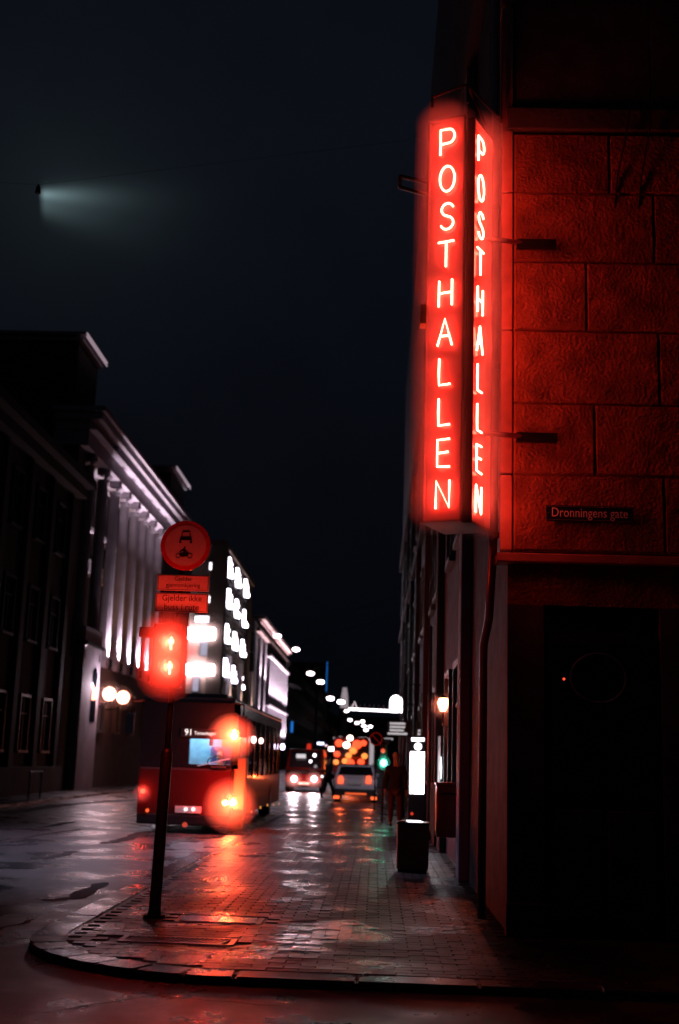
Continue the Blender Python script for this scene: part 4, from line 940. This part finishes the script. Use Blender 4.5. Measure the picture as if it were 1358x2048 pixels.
for k, wd_ in enumerate((.07, .08, .15, .16)): ledrow(q.x + .07 - wd_, q.x + .07, 34.03, q.z + .135 - .09 * k, t, k + 9)
O('hanger', tube(BM(), [(q.x, 34.1, q.z + .2), (q.x, 34.1, q.z + 1.0), (1.3, 34.1, q.z + 1.0)], .02, 6), M_dark, t)
# advertising column with white screen
t = T('advertising_totem', 'slim dark advertising totem with a blazing white screen, round lamp and top bar', 'advertising screen', (P(834, 1545, 24).x, 24, .12))
a, c = P(819, 1587, 24), P(849, 1504, 24)
O('body', box(BM(), a.x - .03, c.x + .03, 24, 24.14, .12, P(834, 1472, 24).z, .015), M_black, t)
O('screen', box(BM(), a.x, c.x, 23.985, 23.998, a.z, c.z, .005), glow('white_screen', (1, .93, .98), 9, True), t)
q = P(836, 1493, 24); O('round_lamp', disc(BM(), (q.x, 23.98, q.z), (0, 1, 0), .07, 20, .02), glow('white_disc', (1, .93, 1), 7), t)
q = P(836, 1479, 24); O('top_bar', box(BM(), q.x - .125, q.x + .125, 23.98, 23.999, q.z - .03, q.z + .03, .008), glow('white_disc', (1, .93, 1), 7), t)
q = P(824, 1630, 23.9); O('red_led', ball(BM(), (q.x, 23.97, q.z + .02), .03), glow('red_led', (1, .05, .02), .6), t)
# utility cabinet
t = T('utility_cabinet', 'brown utility cabinet on the pavement with a bright lit top panel', 'cabinet', (.58, 18.5, .12)); q0, q1 = P(794, 1700, 18.3).x, P(857, 1700, 18.3).x
O('body', box(BM(), q0, q1, 18.3, 18.75, .16, .80, .015), mat('brown_cabinet', (.14, .06, .045), .5, bump=.15), t)
O('plinth', box(BM(), q0 + .02, q1 - .02, 18.32, 18.73, .1, .159), M_black, t)
O('lid', box(BM(), q0 - .01, q1 + .01, 18.29, 18.76, .801, .83, .008), M_dark, t)
for x_ in (q0 + .02, (q0 + q1) / 2 + .01): O('door', box(BM(), x_, x_ + .225, 18.285, 18.299, .2, .78, .004), mat('brown_cabinet'), t)
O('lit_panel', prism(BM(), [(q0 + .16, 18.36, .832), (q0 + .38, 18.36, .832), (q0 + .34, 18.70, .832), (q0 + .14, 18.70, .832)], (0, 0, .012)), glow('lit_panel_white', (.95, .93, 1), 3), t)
b = BM(); box(b, q0 + .02, q0 + .13, 18.33, 18.5, .832, .85); O('orange_sticker', b, mat('orange_paper', (.5, .12, .03), .6), t)
# red wall post box
t = T('post_box', 'dark red wall mounted post box on the pale pier', 'post box', (1.12, 18.6, 1.0))
O('body', box(BM(), .93, 1.305, 18.45, 18.75, .62, 1.38, .03), mat('post_box_red', (.30, .010, .010), .35, coat=.5), t)
O('hood', box(BM(), .915, 1.305, 18.43, 18.77, 1.381, 1.42, .015), mat('post_box_red'), t); O('slot', box(BM(), .99, 1.25, 18.44, 18.449, 1.24, 1.27), M_black, t)
O('door', box(BM(), .97, 1.27, 18.438, 18.449, .68, 1.15, .004), mat('post_box_red'), t); O('trim', box(BM(), .926, .931, 18.5, 18.72, .7, 1.3), mat('brass', (.5, .3, .1), .3, .8), t)
# wall lantern
q = P(886, 1411, 22)
t = T('wall_lantern', 'small wall lantern glowing white with a reddish rim on the right street front', 'wall lamp', tuple(q))
b = BM(); tube(b, [q + Vector((0, 0, -.10)), q + Vector((0, 0, -.03)), q + Vector((.01, 0, .05)), q + Vector((.0, 0, .13))], [.05, .075, .11, .07], 12); O('glass', b, glow('lantern_light', (1, .25, .12), 22, True), t, smooth=True)
halo_volume(q, .26, .26, .26, HALO_MID); point('lantern_lamp', q + Vector((0, -.16, 0)), (1, .05, .02), 12, .06, t)
O('bracket', tube(BM(), [q + Vector((0, 0, -.11)), q + Vector((0, 0, -.35)), (1.31, 22, q.z - .4)], .02, 8), M_dark, t); O('cap', tube(BM(), [q + Vector((0, 0, .131)), q + Vector((0, 0, .19))], [.085, .02], 12), M_dark, t)
# lit slit (door ajar) on the street front
a, c = P(882, 1558, 22.5), P(882, 1513, 22.5)
t = T('lit_door', 'dark street door standing ajar with a thin bluish white slit of light', 'door', (1.25, 22.6, .12)); O('leaf', box(BM(), 1.2, 1.30, 22.6, 23.5, .12, 2.2, .01), M_black, t)
O('light_slit', tube(BM(), [(a.x, 22.5, a.z), ((a.x + c.x) / 2, 22.5, (a.z + c.z) / 2), (c.x, 22.5, c.z)], [.006, .018, .006], 6), glow('slit_light', (.65, .88, 1), 3.5), t)
# poles
def pole(label, px, Y, z1, r, m=M_steel, x=None):
    X_ = P(px, 1560, Y).x if x is None else x; t = T('street_pole', label, 'pole', (X_, Y, .12)); O('pole', tube(BM(), [(X_, Y, .1), (X_, Y, z1)], r, 12), m, t, smooth=True); O('foot', tube(BM(), [(X_, Y, .12), (X_, Y, .3)], r * 1.5, 12), M_dark, t); return X_
pole('shiny metal pole right behind the advertising totem', 857, 26, 4.6, .038)
xs_ = pole('metal pole carrying the departure board, left of the totem', 806, 36.4, 4.6, .05)
# bicycle-height signal with green light
q = P(767, 1526, 33)
t = T('green_signal', 'slim signal post with a glowing green light beside the standing pedestrian', 'traffic light', (q.x, 33, .12))
O('post', tube(BM(), [(q.x, 33.08, .12), (q.x, 33.08, 2.1)], .03, 10), M_dark, t); O('housing', box(BM(), q.x - .1, q.x + .1, 32.98, 33.1, q.z - .18, q.z + .5, .015), M_black, t)
O('green_lens', ball(BM(), (q.x, 32.96, q.z), .085, 1, .5, 1.1), mat('green_lens', (.1, .4, .3), .4, emi=(.16, 1, .62), stren=9), t); halo_volume((q.x, 32.85, q.z), .2, .2, .22, HALO_MID); point('green_lamp', (q.x, 32.85, q.z), (.10, 1, .62), 12, .05, t)
O('red_lens', ball(BM(), (q.x - .02, 32.96, q.z + .32), .06, 1, .4, 1), glow('red_lens_low', (1, .12, .05), .9), t)
# no parking sign
q = P(752, 1478, 42)
t = T('no_parking_sign', 'round no parking sign, red ring and slash on dark, thin post', 'road sign', (q.x, 42, .12))
O('post', tube(BM(), [(q.x, 42.06, .05), (q.x, 42.06, q.z + .25)], .025, 8), M_dark, t)
O('face', disc(BM(), (q.x, 42, q.z), (0, 1, 0), .215, 28, .02), mat('sign_blue', (.01, .015, .06), .4), t)
b = BM()
for pg in ringpoly(0, 0, .225, .035, 28): prism(b, [(q.x + x, 41.985, q.z + z) for x, z in pg], (0, .014, 0))
prism(b, [(q.x - .15, 41.985, q.z + .13), (q.x - .13, 41.985, q.z + .15), (q.x + .15, 41.985, q.z - .13), (q.x + .13, 41.985, q.z - .15)], (0, .012, 0)); O('red_ring', b, mat('glowing_red', (.7, .03, .02), .4, emi=(1, .03, .02), stren=.10, sample=False), t)  # light returned by the ring is put in as a faint glow
# far shop signs and lamps
for k, (px, py, Y, w_, h_, col, st, lab) in enumerate(((727, 1477, 90, .8, .12, (1, .85, .85), 5, 'white strip light far behind the second bus, left of the no parking sign'), (777, 1478, 60, .42, .08, (.8, .75, .8), .8, 'dim grey strip light between the no parking sign and the departure board'), (641, 1487, 90, .5, .16, (.6, .65, 1), 5, 'bluish white sign light above the walking pedestrian'), (664, 1498, 85, .5, .28, (1, .75, .7), 6, 'tilted white lamp left of the second bus'), (652, 1491, 110, .25, .15, (1, .7, .75), 1.5, 'faint lamp between the bluish sign and the second bus'), (671, 1476, 120, .4, .12, (.8, .6, .6), .8, 'faint pinkish light over the second bus, the first of two'), (681, 1475, 120, .35, .16, (.8, .6, .6), .9, 'faint pinkish light over the second bus, the second of two'), (644, 1553, 57, .09, .09, (1, .85, .8), 4, 'small white light low beside the walking pedestrian'))):
    q = P(px, py, Y); t = T('far_shop_light', lab, 'light', tuple(q)); O('lamp', box(BM(), q.x - w_ / 2, q.x + w_ / 2, Y, Y + .1, q.z - h_ / 2, q.z + h_ / 2, min(w_, h_) * .3), glow('far_light_%d' % k, col, st), t)
    O('mount', tube(BM(), [(q.x, Y + .15, 0 if q.z < 2 else q.z - .3), (q.x, Y + .15, q.z + (.0 if q.z < 2 else .8))], .03, 6), M_dark, t)
# lit glass shelter end and kiosk beside the car
q = P(743, 1510, 56); t = T('bus_shelter', 'bus shelter with a lit glass end panel right of the second bus', 'bus shelter', (q.x, 57, 0))
O('end_panel', box(BM(), q.x - .1, q.x + .1, 56, 56.06, 1.3, 2.6), glow('shelter_panel', (.75, .65, .7), .5), t); O('roof', box(BM(), q.x - .15, q.x + .9, 55.9, 59, 2.62, 2.72), M_dark, t); O('post', tube(BM(), [(q.x, 56.1, 0), (q.x, 56.1, 2.6)], .04, 8), M_steel, t); O('post', tube(BM(), [(q.x + .7, 58.8, 0), (q.x + .7, 58.8, 2.6)], .04, 8), M_steel, t); O('back_pane', box(BM(), q.x + .62, q.x + .66, 56.2, 58.7, .4, 2.4), M_glassdark, t); O('lamp', ball(BM(), (q.x, 55.9, 2.66), .12), glow('shelter_lamp', (1, .85, .85), 4), t)
# railing on the left pavement
t = T('pavement_railing', 'low tubular railing at the far left kerb behind the bus lamp', 'railing', (-11.2, 41, .12)); pts = [(-11.3, 40, .12), (-11.3, 40, 1.0), (-11.3, 41.4, 1.0), (-11.3, 41.4, .12)]; O('hoop', tube(BM(), pts, .03, 8), M_steel, t)

# ------------------------------------------------------------------ people
def skin_chain(name, joints, edges, m, par, loc, sub=2, root=0):
    me = bpy.data.meshes.new(name); me.from_pydata([j[0] for j in joints], edges, []); o = bpy.data.objects.new(name, me); COL.objects.link(o); o.parent = par; o.location = loc
    md = o.modifiers.new('s', 'SKIN'); o.data.materials.append(m)
    for i, j in enumerate(joints):
        r = j[1]; o.data.skin_vertices[0].data[i].radius = (r if isinstance(r, tuple) else (r, r)); o.data.skin_vertices[0].data[i].use_root = (i == root)
    md.use_smooth_shade = True; sb = o.modifiers.new('d', 'SUBSURF'); sb.levels = sub; sb.render_levels = sub; return o
M_skin = mat('skin', (.45, .28, .21), .55); 
def person(label, loc, rz, coat, trou, hair, step=.0, armsw=.1, group=None, seated=False):
    t = T('person', label, 'person', loc, group, rz); 
    # local frame: facing -y; z up
    s_ = step
    hip = .94 if not seated else .55
    if not seated:
        J = [((0, 0, hip), (.15, .10)), ((0, 0, 1.15), (.14, .10)), ((0, 0, 1.38), (.18, .11)), ((0, 0, 1.48), (.07, .06)), ((0, -.01, 1.56), (.055, .055)), ((0, -.02, 1.64), (.085, .10)), ((0, -.01, 1.72), (.078, .09)), ((0, -.0, 1.77), (.04, .05)),
             ((-.19, 0, 1.42), .065), ((-.25, armsw * .4, 1.14), .048), ((-.26, -armsw, .90), .034), ((.19, 0, 1.42), .065), ((.25, -armsw * .4, 1.14), .048), ((.26, armsw * .3, .90), .034),
             ((-.10, 0, .86), .085), ((-.11, -s_ * .6, .48), .058), ((-.11, -s_ * .8, .10), .042), ((-.12, -s_ * .8 - .14, .04), .035), ((.10, 0, .86), .085), ((.11, s_ * .4, .48), .058), ((.11, s_ * 1.1, .12), .042), ((.12, s_ * 1.1 - .13, .05), .035)]
    else:
        J = [((0, 0, .55), (.16, .11)), ((0, 0, .75), (.15, .11)), ((0, 0, 1.0), (.18, .11)), ((0, 0, 1.1), (.07, .06)), ((0, -.01, 1.18), .055), ((0, -.02, 1.26), (.085, .10)), ((0, -.01, 1.34), (.078, .09)), ((0, 0, 1.39), (.04, .05)),
             ((-.19, 0, 1.04), .065), ((-.24, -.1, .80), .048), ((-.16, -.42, .88), .034), ((.19, 0, 1.04), .065), ((.24, -.1, .80), .048), ((.16, -.42, .88), .034),
             ((-.10, -.1, .5), .085), ((-.12, -.5, .5), .06), ((-.12, -.5, .1), .045), ((-.12, -.64, .05), .035), ((.10, -.1, .5), .085), ((.12, -.5, .5), .06), ((.12, -.5, .1), .045), ((.12, -.64, .05), .035)]
    E_ = [(0, 1), (1, 2), (2, 3), (3, 4), (4, 5), (5, 6), (6, 7), (2, 8), (8, 9), (9, 10), (2, 11), (11, 12), (12, 13), (0, 14), (14, 15), (15, 16), (16, 17), (0, 18), (18, 19), (19, 20), (20, 21)]
    for wr, sg in ((10, -1), (13, 1)):         # palms and five fingers
        w0 = Vector(J[wr][0]); dr = (w0 - Vector(J[wr - 1][0])).normalized()
        J.append((tuple(w0 + dr * .06), .026)); pi_ = len(J) - 1; E_.append((wr, pi_))
        for f in range(4):
            o_ = Vector((0, (f - 1.5) * .019, 0)); J.append((tuple(w0 + dr * .10 + o_), .009)); J.append((tuple(w0 + dr * (.165 - abs(f - 1.3) * .01) + o_ + Vector((-sg * .02, 0, 0))), .0075)); E_ += [(pi_, len(J) - 2), (len(J) - 2, len(J) - 1)]
        J.append((tuple(w0 + dr * .07 + Vector((-sg * .01, -.045, 0))), .010)); J.append((tuple(w0 + dr * .11 + Vector((-sg * .02, -.05, 0))), .009)); E_ += [(wr, len(J) - 2), (len(J) - 2, len(J) - 1)]
    JB = [(p_, (tuple(q_ * .72 for q_ in r_) if isinstance(r_, tuple) else r_ * .68) if (i_ < 3 or 8 <= i_ < 22) and i_ not in (10, 13) else r_) for i_, (p_, r_) in enumerate(J)]
    skin_chain('body', JB, E_, M_skin, t, (0, 0, 0))
    # clothes a little outside the body
    def sub(ids, grow, cutz=None): return [(J[i][0], tuple(r + grow for r in (J[i][1] if isinstance(J[i][1], tuple) else (J[i][1],) * 2))) for i in ids]
    ids = [0, 1, 2, 8, 9, 10, 11, 12, 13]; jj = sub(ids, .028)
    if not seated: jj.append(((0, 0, .78), (.20, .14)))
    ee = [(0, 1), (1, 2), (2, 3), (3, 4), (4, 5), (2, 6), (6, 7), (7, 8)] + ([(0, 9)] if not seated else [])
    skin_chain('coat', jj, ee, coat, t, (0, 0, 0))
    ids = [0, 14, 15, 16, 18, 19, 20]; jj = sub(ids, .016); skin_chain('trousers', jj, [(0, 1), (1, 2), (2, 3), (0, 4), (4, 5), (5, 6)], trou, t, (0, 0, 0))
    for a, b_ in ((16, 17), (20, 21)): skin_chain('shoe', [(J[a][0], .05), (J[b_][0], .045)], [(0, 1)], M_black, t, (0, 0, 0), 1)
    hz_ = J[6][0][2]; b = BM(); ball(b, (0, .018, hz_ + .005), .098, .93, 1.03, 1.02, 14)
    bmesh.ops.delete(b, geom=[v for v in b.verts if v.co.y < -.045 and v.co.z < hz_ + .04], context='VERTS'); O('hair', b, hair, t, smooth=True, local=True)
    fb_ = BM(); hd = J[5][0]; prism(fb_, [(-.012, -.115, hd[2] + .0), (.012, -.115, hd[2] + .0), (0, -.105, hd[2] + .045)], (0, .03, 0)); ball(fb_, (-.03, -.098, hd[2] + .035), .009); ball(fb_, (.03, -.098, hd[2] + .035), .009)
    return t, fb_
C_dark = mat('dark_coat_cloth', (.008, .009, .013), .9, bump=.2); C_tr = mat('brown_trousers', (.06, .035, .03), .9); C_hair = mat('light_hair', (.35, .30, .26), .7); C_dhair = mat('dark_hair', (.03, .02, .018), .7); C_dtr = mat('dark_trousers', (.03, .025, .03), .9)
def fin(pr):
    t, b = pr; O('face_features', b, M_skin, t, local=True); return t
fin(person('person in a dark coat and brown trousers standing on the pavement beside the totem', (.52, 30.2, .12), PI * .92, C_dark, C_tr, C_hair, .03, .06))
q = P(655, 1600, 52)
pw = fin(person('person in dark clothes walking across the street carrying a bag', (q.x, 52, .055), PI * .62, C_dark, C_dtr, C_dhair, .26, .2))
t = T('shopping_bag', 'dark shopping bag hanging from the hand of the walking person', 'bag', (q.x + .34, 52, .35)); b = BM(); prism(b, [(q.x + .2, 51.9, .42), (q.x + .5, 51.9, .36), (q.x + .42, 51.9, .74), (q.x + .28, 51.9, .76)], (0, .16, 0)); O('bag', b, mat('bag_cloth', (.05, .035, .04), .8), t); O('handle', tube(BM(), [(q.x + .3, 51.98, .75), (q.x + .32, 51.98, .88), (q.x + .39, 51.98, .75)], .008, 5), M_black, t)
fin(person('bus driver seated behind the lit windscreen of the red bus', (wl + .54, BY0 + 1.12, .42), 0, mat('driver_jacket', (.25, .3, .42), .8), C_dtr, C_dhair, 0, 0, None, True))

for p_ in (pr_dark, pr_warm, pr_tall): drop(p_)

for o_ in scn.objects:
    if o_.parent is None and o_.get('category') in ('bus', 'car', 'van'): o_.location.z += .055
# curves and lettering become meshes
dg = bpy.context.evaluated_depsgraph_get()
for o in [o for o in scn.objects if o.type in ('CURVE', 'FONT')]:
    me = bpy.data.meshes.new_from_object(o.evaluated_get(dg)); me.name = o.name
    n_ = bpy.data.objects.new(o.name + '_', me); nm = o.name; COL.objects.link(n_); n_.parent = o.parent; n_.location = o.location; n_.rotation_euler = o.rotation_euler; n_.scale = o.scale
    bpy.data.objects.remove(o); n_.name = nm
